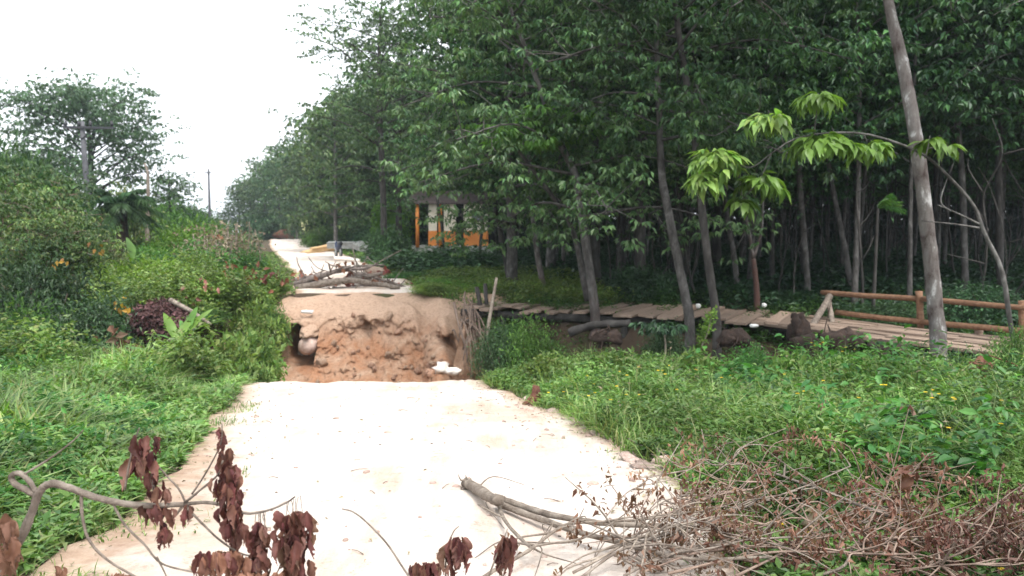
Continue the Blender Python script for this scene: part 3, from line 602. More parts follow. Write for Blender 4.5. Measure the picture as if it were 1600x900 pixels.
# second limb crossing to the left of the red tapped trunk
ct = thing('leaning_tree', 'thin tree leaning far left beside the red tapped trunk', 'tree')
mb = MB(); tube(mb, [P(918, 470, 20.4), P(895, 360, 20.2), P(862, 305, 20), P(818, 246, 19.8), P(800, 222, 19.7)], .085, .03, 7, 6, .1); link('trunk', mb.mesh('trunk', M['bark']), ct)
mb = MB(); rg = np.random.default_rng(77)
def rosettes(mb, centers, leaf, pet, rg, up=.0):
    T = np.asarray(centers); nT = len(T)
    az = np.arange(pet)[None] * 2 * math.pi / pet + rg.random((nT, 1)) * 6 + rg.normal(0, .25, (nT, pet)); el = rg.uniform(-.2, .5, az.shape)
    hd = np.stack([np.cos(az) * np.cos(el), np.sin(az) * np.cos(el), np.sin(el)], -1); E = T[:, None] + hd * (leaf * rg.uniform(.5, 1.3, az.shape))[..., None]
    for da in (-.7, 0, .7):
        a2 = az + da; dr = rg.uniform(-1.1, -.25, az.shape) + up
        D = np.stack([np.cos(a2) * np.cos(dr), np.sin(a2) * np.cos(dr), np.sin(dr)], -1).reshape(-1, 3); L = leaf * rg.uniform(.8, 1.25, len(D))
        leaf_arr(mb, E.reshape(-1, 3), D, np.array([0, 0, 1.]) + rg.normal(0, .2, D.shape), L, L * .4)
cs = [P(rg.normal(850, 45), rg.normal(208, 16), rg.normal(19, .5)) for k in range(46)] + [P(rg.normal(900, 30), rg.normal(180, 8), rg.normal(19, .4)) for k in range(20)]
rosettes(mb, cs, .2, 9, rg); link('crown', mb.mesh('crown', M['rubber_light'], False), ct)

# plantation edge, left of the bridge and along the far road
edge_labels = []
EDGE = [(800, 31, 'edge_d', 1.1), (705, 52, 'edge_a', 1.05), (625, 47, 'edge_b', 1.05), (800, 24.5, 'edge_a', .95), (930, 26, 'edge_b', 1.0), (1000, 24, 'edge_d', .95),
        (600, 44, 'edge_d', 1.12), (610, 62, 'edge_d', 1.1), (800, 45, 'edge_d', 1.2), (860, 33, 'edge_a', 1.1), (970, 32, 'edge_d', 1.0), (800, 38, 'edge_d', 1.15), (1060, 29, 'edge_d', 1.05), (1120, 33, 'edge_d', 1.05)]
EL = ['bushy rubber tree at the plantation corner behind the stakes', 'broad low branched rubber tree behind the orange and cream hut', 'rubber tree left of the orange and cream hut at the forest edge',
      'leafy rubber tree behind the left end of the plank bridge', 'dense rubber tree behind the red tapped trunk', 'leafy rubber tree behind the thick grey bridge trunk',
      'tall rubber tree on the forest edge beyond the hut', 'round crowned rubber tree by the far road verge', 'tall rubber tree overhanging the hut', 'tall rubber tree in the second row behind the leaning thin tree',
      'rubber tree in the second row behind the thick grey trunk', 'tall rubber tree in the second row right of the hut', 'rubber tree in the second row behind the forked trunk', 'rubber tree in the second row behind the pale sapling leaves']
for (px, d, kd, s), lab in zip(EDGE, EL):
    x = (px - 800) / 1250 * d; tree(kd, x, d, s, label=lab, group='rubber trees along the plantation edge')
# along the far road, right side
k = 0
for (px, d, kd, s) in [(560, 66, 'far_a', 1.1), (575, 74, 'far_b', 1.3), (520, 82, 'far_a', 1.05), (545, 90, 'far_a', 1.25), (490, 98, 'far_b', 1.1), (465, 108, 'far_a', 1.0), (440, 118, 'far_b', 1.1), (415, 124, 'far_a', 1.0), (395, 132, 'far_b', .95), (375, 138, 'far_a', .8), (610, 68, 'far_a', 1.35), (505, 110, 'far_a', 1.35), (455, 130, 'far_a', 1.3), (480, 122, 'far_b', 1.4), (430, 140, 'far_a', 1.2), (400, 145, 'far_b', 1.15)]:
    tree(kd, (px - 800) / 1250 * d, d, s, label='hazy grey green tree lining the right side of the far road', group='hazy trees lining the far road')
# interior
k = 0; INT = []
for row in np.arange(21, 86, 4.6):
    for xx in np.arange(-22, 62, 2.7 if row < 44 else 3.6):
        x = xx + float(rr.normal(0, .55)); y = row + float(rr.normal(0, .7))
        xb = float(np.interp(y, [20, 24, 31, 36, 45, 60, 85], [7, 2, 0, -1.5, -4.5, -7.5, -17])) + 1.2
        if x < xb or abs(x) / y > .74 + 5.5 / y: continue
        px = 800 + x / y * 1250
        if 630 < px < 780 and y < 60: continue
        INT.append((x, y))
for i, (x, y) in enumerate(INT):
    tree(('in_a', 'in_b', 'in_c')[i % 3], x, y, float(rr.uniform(.85, 1.12)), label='slender rubber tree deep inside the dark plantation', group='rubber trees inside the plantation', tilt=(float(rr.normal(0, .035)), float(rr.normal(0, .035))))
print('interior trees', len(INT))

US = []
for k in range(5):
    g_ = np.random.default_rng(300 + k); mb = MB(); zz = np.linspace(-.2, 4.5, 7); px_ = np.cumsum(g_.normal(.05, .13, 7)); py_ = np.cumsum(g_.normal(0, .1, 7)); pth = np.stack([px_ - px_[0], py_ - py_[0], zz], 1)
    tube(mb, pth, .038, .012, 6, 4, .12, g_)
    for j in range(4): a = pth[2 + j]; v = g_.normal(0, .5, 3) + [0, 0, .6]; tube(mb, [a, a + v * .5 + g_.normal(0, .1, 3), a + v], .022, .006, 4, 3, .1, g_)
    mc = MB(); rosettes_c = pth[-1] + g_.normal(0, 1, (26, 3)) * [.7, .7, .6]; US.append((mb.mesh('stem', M['bark_dark']), rosettes_c, mc))
US2 = []
for st, cs_, mc in US:
    n = 12; q = np.repeat(cs_, n, 0); g_ = np.random.default_rng(1); D = g_.normal(0, 1, q.shape) - [0, 0, .6]; leaf_arr(mc, q + unit(D) * .06, D, np.array([0, 0, 1.]) + g_.normal(0, .3, q.shape), .19, .08); US2.append((st, mc.mesh('foliage', M['rubber'], False)))
g_ = np.random.default_rng(17); k = 0
while k < 70:
    y = float(g_.uniform(18.5, 42)); x = float(g_.uniform(-3, .66 * y)); 
    if y < 24 - x * .72 + 1.5 or x < np.interp(y, [20, 24, 31, 45], [6, 2.5, 1.5, -1]): continue
    e = thing('understory_sapling', 'thin crooked sapling standing among the dark plantation trunks', 'sapling', (x, y, Hs(x, y)), (float(g_.normal(0, .12)), float(g_.normal(0, .12)), float(g_.random() * 6)), 'thin saplings among the plantation trunks', float(g_.uniform(.6, 1.25)))
    a, b = US2[k % 5]; link('stem', a, e)
    if k % 2: link('foliage', b, e)
    k += 1
# the bare-trunk tree by the far road, the big tree and others on the left
tree('far_a', (525 - 800) / 1250 * 62, 62, .95, label='tree with a tall pale bare trunk beside the far grey slabs', name='rubber_tree', group=None)
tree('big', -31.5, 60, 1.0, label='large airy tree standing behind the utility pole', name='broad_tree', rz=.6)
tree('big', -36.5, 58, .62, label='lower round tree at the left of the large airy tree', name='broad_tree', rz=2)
tree('far_b', -26.5, 62, .62, label='small drooping tree at the right foot of the large airy tree', name='broad_tree', rz=2)
tree('far_b', P(28, 300, 36)[0], 36, .56, label='dark leafy tree rising above the far left thicket', name='broad_tree')
tree('far_a', P(108, 300, 38)[0], 38, .43, label='small leafy tree between the thicket and the utility pole', name='broad_tree')
tree('far_a', -46, 66, .75, label='pale tree at the far left edge behind the olive thicket', name='broad_tree')
for i, (px, d, s) in enumerate([(290, 120, .55), (305, 128, .62), (322, 124, .5), (340, 132, .5), (265, 118, .6), (352, 140, .62), (240, 110, .6), (278, 135, .7)]):
    tree('far_b' if i % 2 else 'far_a', (px - 800) / 1250 * d, d, s, z=-1.5, label='small hazy tree on the far left skyline', group='hazy trees on the left skyline', name='distant_tree')

# ------------------------------------------------------------------ shrubs
def shrub_meshes(seed, h, r, nc, per, leaf, mat, wide=.42, stem='twig', sp=.22):
    rg = np.random.default_rng(seed); ms = MB(); mf = MB()
    for k in range(nc):
        az = rg.random() * 6.28; f = rg.random() ** .6; z = h * rg.uniform(.12, 1) * (1 - .35 * f); q = np.array([math.cos(az) * r * f, math.sin(az) * r * f, z])
        if k % 3 == 0: tube(ms, [np.array([0, 0, -.1]) + rg.normal(0, .1, 3) * [1, 1, 0], q * [.45, .45, .6] + rg.normal(0, .05, 3), q], .02 * h ** .5, .006, 4, 3, 0, rg, cap=False)
        n = per; s = sp * (h * .5 + .3)
        pp = q + rg.normal(0, 1, (n, 3)) * np.array([s, s, s * .7]); D = unit(pp - q + rg.normal(0, .1, (n, 3))) + np.array([0, 0, .05]) + rg.normal(0, .4, (n, 3)) - np.array([0, 0, .25])
        L = leaf * rg.uniform(.6, 1.35, n); leaf_arr(mf, pp, D, np.array([0, 0, 1.]) + rg.normal(0, .4, (n, 3)), L, L * wide)
    return ms.mesh('stems', M[stem]), mf.mesh('foliage', M[mat], False)
SH = {}
for i, mt_ in enumerate(('olive', 'bush', 'bush_dark', 'bright', 'rubber', 'weed')):
    SH[mt_] = [shrub_meshes(200 + i * 7 + k, 1.0 if k == 0 else 1.0, .75, 75, 110, (.07 if k == 0 else .10), mt_) for k in range(2)]
for mt_ in ('bush', 'weed', 'bush_dark'): SH[mt_].append(shrub_meshes(260, 1.0, .75, 90, 110, .15 if mt_ == 'bush_dark' else .085, mt_))
SH['weed'][0] = shrub_meshes(270, .9, .75, 70, 60, .17, 'weed', .5)
def shrub(kind, px, d, top, width, label, group=None, name='shrub', v=0, x=None):
    if d < 9.7: v = 2
    x = (px - 800) / 1250 * d if x is None else x; g = Hs(x, d); h = max(.3, P(px, top, d)[2] - g) * .95; wd = width / 1250 * d / 1.7
    if h > 1.9 * wd: g += h - 1.9 * wd; h = 1.9 * wd
    e = link(name, None, None, (x, d, g), (0, 0, float(rr.random() * 6.28)), (wd, wd, h), label=label, category='shrub', group=group)
    a, b = SH[kind][v]; link('stems', a, e); link('foliage', b, e); return e
LS = [('weed', 330, 13.5, 566, 100, 'low leafy bush at the road edge before the crater'), ('weed', 265, 13.2, 574, 110, 'low leafy bush left of the road edge bush before the crater'), ('weed', 200, 12.9, 590, 100, 'low green bush beside the upright fern'), ('weed', 385, 14.2, 560, 70, 'leafy bush hanging over the near crater corner'),
      ('weed', 388, 17.6, 512, 70, 'leafy bush clinging left of the culvert hole'), ('weed', 385, 16.6, 518, 90, 'green bush on the shoulder left of the culvert hole'), ('weed', 345, 15.6, 522, 90, 'rounded green bush midway along the left shoulder'), ('weed', 418, 20.4, 474, 56, 'leafy bush on the crater rim above the culvert hole'), ('weed', 395, 20, 468, 80, 'green bush by the red leaf tufts on the left bank'), ('weed', 400, 18.8, 492, 55, 'small bush between the rim bush and the clinging bush'), ('bush', 300, 18.5, 480, 100, 'bush behind the fallen pale stick'),
      ('rubber', 10, 26, 235, 160, 'dark green rounded shrub above the far left olive thicket'),
      ('bush_dark', 55, 18, 385, 200, 'dark bush in front of the far left olive thicket'), ('bush_dark', 150, 16.5, 455, 150, 'dark shrub overhanging the left hollow'), ('bush', 30, 15, 470, 170, 'green shrub at the left edge above the hollow'), ('bush_dark', -10, 13.4, 520, 190, 'dark green shrub low at the left edge'),
      ('bush', 235, 27, 385, 100, 'green shrub right of the short palm'), ('bright', 225, 21, 400, 150, 'light green spreading bush in front of the short palm'), ('bright', 290, 36, 345, 110, 'light green bush on the far left bank'), ('bush', 330, 34, 370, 90, 'green bush beside the bare beige stalks'),
      ('bush', 385, 30, 392, 70, 'rounded green bush at the left edge of the far road'), ('bush_dark', 290, 24, 425, 110, 'grey green bush with pink tinged twigs'), ('bush', 250, 52, 318, 130, 'hazy green bush below the small drooping tree'), ('rubber', 60, 40, 262, 150, 'green tree like bush behind the olive thicket'),
      ('olive', 200, 45, 300, 90, 'olive bush behind the short palm'), ('bush', 345, 60, 345, 70, 'small hazy bush beside the far road'), ('bush', 300, 70, 322, 90, 'hazy bush before the thin far pole')]
for kd, px, d, sc_, lab in (('thicket_a', 45, 25, 1.0, 'tall tangled olive thicket left of the utility pole'), ('thicket_b', 30, 23, 1.08, 'tangled olive thicket at the far left edge below the pale tree'), ('thicket_b', 150, 25.5, .62, 'tangled olive bush at the foot of the utility pole'), ('thicket_a', 95, 19.5, .6, 'mottled tangled bush with yellowing leaves left of the leaf heap'), ('thicket_a', 0, 21, .8, 'low tangled thicket cut by the left picture edge'), ('thicket_b', 62, 20, .8, 'tangled olive thicket in front of the tall one')):
    x = (px - 800) / 1250 * d; tree(kd, x, d, sc_, label=lab, name='thicket')
for i, (kd, px, d, top, wd, lab) in enumerate(LS): shrub(kd, px, d, top, wd, lab, v=1 if d > 20 else 0)
RS = [('weed', 674, 22.4, 448, 60, 'green weeds at the right edge of the crater top'), ('weed', 708, 22.0, 456, 64, 'green weeds above the hump of the crater wall'), ('weed', 742, 21.5, 465, 60, 'green weeds above the root mat'), ('weed', 772, 20.6, 476, 54, 'green weeds at the foot of the two stake stubs'), ('bush', 800, 18.9, 512, 60, 'green bush right of the leaning stake foot'), ('weed', 1250, 10.4, 552, 90, 'weedy clump on the ditch rim below the dark stump'), ('weed', 1320, 10.2, 560, 100, 'weedy clump right of the one below the dark stump'), ('bush', 1180, 11.6, 540, 90, 'green clump at the ditch rim below the vine stick'), ('weed', 1440, 8.6, 600, 120, 'tall weed clump in front of the blotchy trunk'), ('bush', 1560, 7.6, 660, 120, 'green bush on the bank at the right edge'),
      ('weed', 1340, 8.0, 635, 120, 'weed clump in the middle of the right bank'), ('weed', 1230, 8.6, 618, 100, 'soft weed clump nearer the road on the right bank'), ('weed', 1080, 11.8, 548, 90, 'weed clump on the ditch rim below the umbrella plant'), ('weed', 960, 12.2, 548, 100, 'weed clump on the ditch rim below the fallen log'), ('weed', 850, 12.6, 552, 80, 'weed clump at the ditch rim near the road'), ('bush', 1590, 9.6, 560, 100, 'bushy clump at the right edge under the handrail end'), ('bush_dark', 1500, 11.2, 548, 100, 'dark clump between the blotchy trunk and the dry heap'), ('weed', 1590, 5.6, 745, 150, 'weed clump at the right edge above the dead sprays'),
      ('bright', 690, 25, 442, 100, 'bright leafy vines on the bank right of the crater top'), ('bright', 745, 23.6, 462, 70, 'bright low weeds at the left end of the plank bridge'), ('bush', 640, 29, 432, 80, 'bright verge shrub below the log'), ('bush', 800, 19.2, 505, 90, 'leafy weeds right of the root mat'), ('rubber', 606, 44, 356, 66, 'dark rounded bush at the forest corner beside the log'), ('bush_dark', 700, 33, 386, 190, 'low dark bush in front of the hut'), ('bright', 612, 48, 305, 56, 'bright green bush high at the forest corner'), ('bush_dark', 590, 64, 352, 80, 'dark bush behind the far grey slabs'),
      ('bush_dark', 1000, 22, 418, 100, 'grey green leafy shrub behind the middle of the bridge'), ('bush_dark', 1130, 24, 450, 110, 'low dark shrub between the slim trunks'), ('bush', 720, 26, 432, 110, 'green bush behind the upright stakes'), ('bush', 660, 33, 420, 110, 'green bush on the verge right of the log'),
      ('bush_dark', 1220, 22, 455, 140, 'dark undergrowth shrub left of the handrail'), ('bush_dark', 1390, 19, 470, 150, 'dark shrub seen under the handrail'), ('bush_dark', 1530, 19, 440, 140, 'dark shrub behind the handrail end'), ('bush', 1590, 11.6, 505, 90, 'green shrub at the right edge below the handrail'),
      ('bush', 505, 75, 352, 60, 'green bush beside the small yellow sign'), ('bush', 830, 17.2, 492, 110, 'green shrub under the left end of the bridge'), ('bush_dark', 780, 17.2, 500, 80, 'dark green shrub right of the leaning stake'), ('bush_dark', 1040, 15.2, 505, 80, 'small dark shrub on the gully bank before the bridge')]
for i, (kd, px, d, top, wd, lab) in enumerate(RS): shrub(kd, px, d, top, wd, lab, v=1 if d > 20 else 0)

for px, d, top, wd in ((418, 122, 335, 60), (440, 126, 330, 60), (462, 121, 340, 60), (480, 116, 345, 50), (500, 112, 342, 60), (430, 132, 318, 80), (470, 130, 320, 80)):
    shrub('rubber', px, d, top, wd, 'hazy bush closing off the end of the far road', group='hazy bushes at the end of the far road', v=1)
mb = MB(); rock(mb, P(458, 366, 117), (2.6, 1, .8), 77, 10, .4); link('dirt_bank', mb.mesh('dirt_bank', M['red_earth']), label='low purplish red dirt bank at the end of the far road', category='bank')
# ------------------------------------------------------------------ ground vegetation (nobody could count it)
def scatter(n, x0, x1, y0, y1, seed, keep):
    rg = np.random.default_rng(seed); x = rg.uniform(x0, x1, n); y = rg.uniform(y0, y1, n); k = keep(x, y)
    k &= np.abs(x) < y * .66 + 2.4
    return x[k], y[k], rg
def weeds(name, mat, n, box_, seed, keep, hgt, per, leaf, wide=.45, flat=.3):
    x, y, rg = scatter(n, *box_, seed, keep); N_ = len(x); h = hgt(x, y) * rg.uniform(.5, 1.15, N_); z = H(x, y)
    f = rg.random((N_, per)) ** .7; az = rg.random((N_, per)) * 6.28; ln = rg.normal(0, .25, (N_, 1, 2)) * f[..., None]
    B = np.stack([x[:, None] + ln[..., 0] * h[:, None], y[:, None] + ln[..., 1] * h[:, None], z[:, None] + f * h[:, None]], -1)
    el = rg.uniform(-.5, .7, az.shape); D = np.stack([np.cos(az) * np.cos(el), np.sin(az) * np.cos(el), np.sin(el)], -1).reshape(-1, 3)
    L = leaf * rg.uniform(.55, 1.3, len(D)); mb = MB(); B = B.reshape(-1, 3) + D * .02
    (broad_leaf_arr if leaf > .12 and box_[3] < 20 else leaf_arr)(mb, B, D, np.array([0, 0, 1.]) + rg.normal(0, flat, D.shape), L, L * wide); return link(name, mb.mesh(name, M[mat], False), kind='stuff')
def blades(name, mat, n, box_, seed, keep, hgt, wd=.008, lean=.45):
    x, y, rg = scatter(n, *box_, seed, keep); N_ = len(x); h = hgt(x, y) * rg.uniform(.4, 1.3, N_); az = rg.random(N_) * 6.28; el = np.clip(rg.normal(1.15, lean, N_), .25, 1.55)
    D = np.stack([np.cos(az) * np.cos(el), np.sin(az) * np.cos(el), np.sin(el)], -1); mb = MB()
    blade_arr(mb, np.stack([x, y, H(x, y) - .01], -1), D, h, wd * rg.uniform(.6, 1.5, N_), rg.uniform(.2, 1.2, N_)); return link(name, mb.mesh(name, M[mat], False), kind='stuff')
def rb(x, y, a=.0):                       # right bank, up to the gully
    gyl = np.interp(x, GX, GY) - np.interp(x, GX, GH) * .86
    return (x > road_r(y) + a + .22 * fbm(y, y * 0 + 40, .8)) & (y < gyl + .2) & (y < 13.7)
pile = lambda x, y: sstep(.5, 1.2, x) * (1 - sstep(3.0, 4.2, x)) * (1 - sstep(5.2, 6.6, y))
hb = lambda x, y: (.18 + .27 * sstep(.1, 1.4, x - road_r(y)) + .26 * fbm(x, y, .9, 6)) * (1 + .05 * sstep(8, 12.5, y) + .5 * sstep(3.2, 5.5, x)) * (1 - .72 * pile(x, y))
weeds('weeds', 'weed', 42000, (-.6, 11.5, 3.4, 14), 1, lambda x, y: rb(x, y, -.05) & (fbm(x, y, 1.1, 12) > -.3), lambda x, y: np.maximum(hb(x, y), .07), 10, .075)
blades('grass', 'grass', 120000, (-.6, 11.5, 3.4, 14), 2, lambda x, y: rb(x, y, -.12), lambda x, y: hb(x, y) * 1.35, .011)
lb = lambda x, y: (x < road_l(y) - .28 * fbm(y, y * 0 + 3, .8) * -1 + .08) & (y < 12.9)
weeds('dark_weeds', 'bush', 9000, (-.6, 11.5, 3.6, 14), 25, lambda x, y: rb(x, y, .25) & (fbm(x, y, .8, 80) > .12), lambda x, y: hb(x, y) * 1.25, 9, .085, .5)
weeds('dry_weeds', 'greyleaf', 900, (-.6, 11.5, 3.8, 14), 26, lambda x, y: rb(x, y, .1) & (fbm(x, y, 1.3, 90) > .15), lambda x, y: hb(x, y) * 1.4, 7, .07, .25)
weeds('broad_weeds', 'bush', 2600, (2.6, 11.5, 4.8, 12.5), 28, lambda x, y: rb(x, y, 1.2) & (fbm(x, y, .7, 95) > .02), lambda x, y: hb(x, y) * 1.45, 11, .125, .5)
blades('tall_grass', 'grass', 9000, (-.6, 11.5, 4.2, 14), 21, lambda x, y: rb(x, y, .2) & (fbm(x, y, .8, 50) > -.05), lambda x, y: (.5 + .15 * fbm(x, y, .7, 6)) * (1 - .75 * pile(x, y)), .010, .3)
hl = lambda x, y: .12 + .30 * sstep(.1, 1.8, road_l(y) - x) + .12 * fbm(x, y, .8, 6) + .2 * sstep(9, 12.5, y) * sstep(.5, 2, road_l(y) - x)
blades('grass', 'grass', 120000, (-9.6, -2.5, 3.4, 13), 3, lb, lambda x, y: hl(x, y) * (1.5 + .8 * fbm(x, y, 1.1, 61)), .024, .5)
weeds('dark_weeds', 'bush', 7000, (-9.6, -2.9, 3.6, 13), 27, lambda x, y: (x < road_l(y) - .4) & (y < 12.9) & (fbm(x, y, .9, 82) > .1), lambda x, y: hl(x, y) * 1.35, 9, .09, .4)
weeds('weeds', 'weed', 16000, (-9.6, -2.5, 3.4, 13), 4, lambda x, y: lb(x, y) & (fbm(x, y, .6, 20) > -.2), hl, 9, .085)
blades('verge_tufts', 'grass', 16000, (-4.6, -1.6, 3.2, 12), 23, lambda x, y: (x > road_l(y) - .2) & (x < road_l(y) + np.interp(y, [3, 6, 12], [1.0, .8, .35])) & (fbm(x, y, 1.6, 71) > .18), lambda x, y: .07 + .1 * (1 - np.clip(x - road_l(y), 0, 1)), .008, .4)
blades('verge_tufts', 'grass', 9000, (-.6, 2.2, 3.2, 13), 24, lambda x, y: (x < road_r(y) + .2) & (x > road_r(y) - .35) & (fbm(x, y, 1.8, 73) > .15), lambda x, y: .08 + 0 * x, .007, .4)
# leafy mass on the left shoulder of the crater and up along the far road
lm = lambda x, y: (x < road_l(y) - .1 - .5 * np.exp(-((y - 17) / 4) ** 2) + .3 * fbm(x, y, .9, 2)) & (x > road_l(y) - 5.5) & (y > 12.4)
weeds('ground_cover', 'weed', 30000, (-16, -4, 12.2, 24), 5, lm, lambda x, y: np.clip(.3 + 1.0 * sstep(-.25, .45, fbm(x, y, .85, 3)) - .5 * (x > road_l(y) - .7), .15, 1.4), 16, .105, .55)
weeds('ground_cover', 'bush', 16000, (-28, -6, 24, 50), 6, lambda x, y: (x < road_l(y) - .9) & (x > road_l(y) - 9), lambda x, y: (.3 + 1.1 * sstep(-.25, .4, fbm(x, y, .5, 3))) * (.25 + .75 * sstep(.8, 3, road_l(y) - x)), 12, .15, .55)
weeds('ground_cover', 'bush', 9000, (-16, -7, 11.8, 24), 7, lambda x, y: x < road_l(y) - 4.5, lambda x, y: .7 + .6 * fbm(x, y, .5, 3), 12, .13, .5)
weeds('ground_cover', 'far', 9000, (-70, -12, 50, 115), 8, lambda x, y: x < road_l(y) - 1.2, lambda x, y: .8 + .5 * fbm(x, y, .2, 3), 8, .4, .6)
weeds('verge_grass', 'weed', 9000, (-28, -5, 22, 62), 29, lambda x, y: (x < road_l(y) + .15) & (x > road_l(y) - 1.8), lambda x, y: .12 + .25 * sstep(.1, 1.2, road_l(y) - x), 8, .12, .4)
# verge between the far road and the forest
vg = lambda x, y: (x > road_r(y) + .3 * fbm(y, y * 0 + 40, .8)) & (x < np.interp(y, [20, 24, 31, 45, 60, 110], [1.5, 1.2, 1, -3, -6, -24]) + 1.5) & (y > 20.8)
weeds('ground_cover', 'weed', 16000, (-8, 3, 20.8, 36), 9, vg, lambda x, y: .18 + .3 * sstep(.4, 2.5, x - road_r(y)), 10, .1, .5)
weeds('verge_grass', 'weed', 14000, (-34, 0, 36, 112), 10, vg, lambda x, y: .15 + .25 * sstep(1, 4, x - road_r(y)), 7, .22, .4)
# gully banks and forest floor
gb = lambda x, y: (y > np.interp(x, GX, GY) - np.interp(x, GX, GH) * 1.05) & (y < 22) & (x > road_r(y) + 2.2 * (y < 20) * (y > 13)) & (fbm(x, y, .6, 30) > -.1)
weeds('bank_weeds', 'bush', 9000, (-.5, 12, 8.5, 22), 11, gb, lambda x, y: .36 + .16 * fbm(x, y, .6, 3), 9, .09, .45)
ff = lambda x, y: (x > np.interp(y, [18, 24, 31, 45, 60], [6, 2, 0, -4, -7])) & (fbm(x, y, .35, 33) > -.35) & (y > 24.5 - x * .72)
weeds('undergrowth', 'shaded_leaf', 26000, (-10, 40, 16, 62), 12, ff, lambda x, y: .3 + .3 * fbm(x, y, .25, 3) + .012 * y, 8, .22, .5)
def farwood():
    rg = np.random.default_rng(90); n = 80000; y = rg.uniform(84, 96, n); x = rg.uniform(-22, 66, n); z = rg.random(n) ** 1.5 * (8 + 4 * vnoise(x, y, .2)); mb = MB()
    D = rg.normal(0, 1, (n, 3)) - [0, 0, .4]; leaf_arr(mb, np.stack([x, y, z - .4], -1), D, np.array([0, 0, 1.]) + 0 * D, rg.uniform(.5, .9, n), .4); link('far_wood', mb.mesh('far_wood', M['shaded_leaf'], False), kind='stuff')
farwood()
# little yellow daisies through the weeds
x, y, rg = scatter(420, -.3, 8, 3.8, 13.4, 15, lambda x, y: rb(x, y, .1) & (fbm(x, y, .5, 44) > .05)); mb = MB()
for a, b in zip(x, y):
    c = np.array([a, b, Hs(a, b) + float(hb(a, b)) * 1.12]); n = 8; az = np.arange(n) * 2 * math.pi / n; D = np.stack([np.cos(az), np.sin(az), 0 * az + .2], -1) + np.array([0, -.35, 0]) * np.cos(az)[:, None] * 0
    leaf_arr(mb, np.repeat(c[None], n, 0), D, np.tile([0, -.6, 1.], (n, 1)), .022, .014)
link('yellow_flowers', mb.mesh('yellow_flowers', M['yellow'], False), kind='stuff')

# ------------------------------------------------------------------ bent sapling with pale leaves
def torn_leaf(name, mat, L, W, droop, curl, seed, twist):
    rg = np.random.default_rng(seed); n = 13; V = []; F = []; ph = rg.random() * 6
    for i in range(n):
        s = i / (n - 1); b = W / 2 * (math.sin(math.pi * min(1, s * 1.02 + .02) ** .85) ** .8 * (1 - .35 * s) + .02); tw = twist * s; z = -droop * s * s + .03 * math.sin(s * 9 + ph); row = []
        for e in (-1, -.5, 0, .5, 1):
            w_ = b * e * (1 + (rg.normal() * .22 if abs(e) == 1 else 0)); h_ = curl * abs(e) ** 1.6 * b * 1.4 + rg.normal(0, .012)
            row.append([L * (s - .12 * droop * s * s), w_ * math.cos(tw) - h_ * math.sin(tw), z + w_ * math.sin(tw) + h_ * math.cos(tw)])
        V += row
    for i in range(n - 1):
        for k in range(4):
            if i > 5 and k in (0, 3) and rg.random() < .28: continue      # bites out of the edge
            a = i * 5 + k; F.append([a, a + 1, a + 6, a + 5])
    return MB().add(V, F).mesh(name, mat)
def leaf_mesh(name, mat, L=1.0, W=.36, droop=.35, curl=.15, n=5, seed=0, prof=(.08, .75, 1.0, .7, .3, .02), jag=0):
    rg = np.random.default_rng(seed); V = []; n = len(prof)
    for i in range(n):
        s = i / (n - 1); wv = prof[i] * W / 2; z = -droop * s * s; x = L * (s - .15 * droop * s * s)
        c = curl * prof[i] * W; wv *= 1 + jag * rg.normal(); V += [[x, -wv, z + c + rg.normal(0, .012)], [x, 0, z], [x, wv, z + c + rg.normal(0, .012)]]
    F = []
    for i in range(n - 1):
        a = i * 3; F += [[a, a + 1, a + 4, a + 3], [a + 1, a + 2, a + 5, a + 4]]
    return MB().add(V, F).mesh(name, mat)
SL = [leaf_mesh('leaf', M['sapling'], 1, .42, .3 + .12 * k, .12, seed=k) for k in range(3)]
sp = thing('bent_sapling', 'bent sapling arching over with bunches of pale green leaves', 'sapling')
SD = 12.4
mb = MB()
tube(mb, [P(1586, 545, SD), P(1578, 500, SD), P(1566, 425, SD), P(1548, 385, SD), P(1534, 354, SD), P(1522, 322, SD), P(1488, 282, SD), P(1440, 240, SD), P(1360, 211, SD), P(1290, 208, SD), P(1240, 218, SD - .1), P(1205, 240, SD - .2)], .04, .010, 8, 3, .16)
twg = {(1130, 250): [(1205, 240), (1170, 262), (1130, 240)], (1200, 180): [(1225, 225), (1215, 200), (1200, 172)], (1278, 150): [(1272, 209), (1276, 175), (1278, 145)], (1300, 225): [(1300, 209), (1302, 205), (1300, 200)], (1350, 235): [(1350, 211), (1352, 215), (1355, 222)], (1190, 290): [(1205, 240), (1196, 262), (1190, 275)], (1455, 218): [(1446, 245), (1450, 230), (1453, 212)], (1484, 232): [(1452, 232), (1470, 228), (1484, 229)], (1162, 318): [(1190, 275), (1175, 295), (1162, 310)]}
for ps in twg.values(): tube(mb, [P(a, b, SD - .1) for a, b in ps], .012, .005, 5, 4)
tube(mb, [P(1534, 352, SD), P(1500, 335, SD), P(1465, 320, SD)], .02, .006, 5, 4); tube(mb, [P(1530, 356, SD), P(1490, 350, SD), P(1440, 345, SD)], .018, .006, 5, 4); tube(mb, [P(1485, 330, SD), P(1470, 315, SD), P(1478, 285, SD), P(1490, 255, SD)], .014, .005, 5, 4)
link('stem', mb.mesh('stem', M['bark']), sp)
rg = np.random.default_rng(31)
EXTRA = {}
def flush_leaves(parent, mat):
    if parent.name in EXTRA: link('leaves', EXTRA[parent.name].mesh('leaves', M[mat]), parent, kind='stuff')
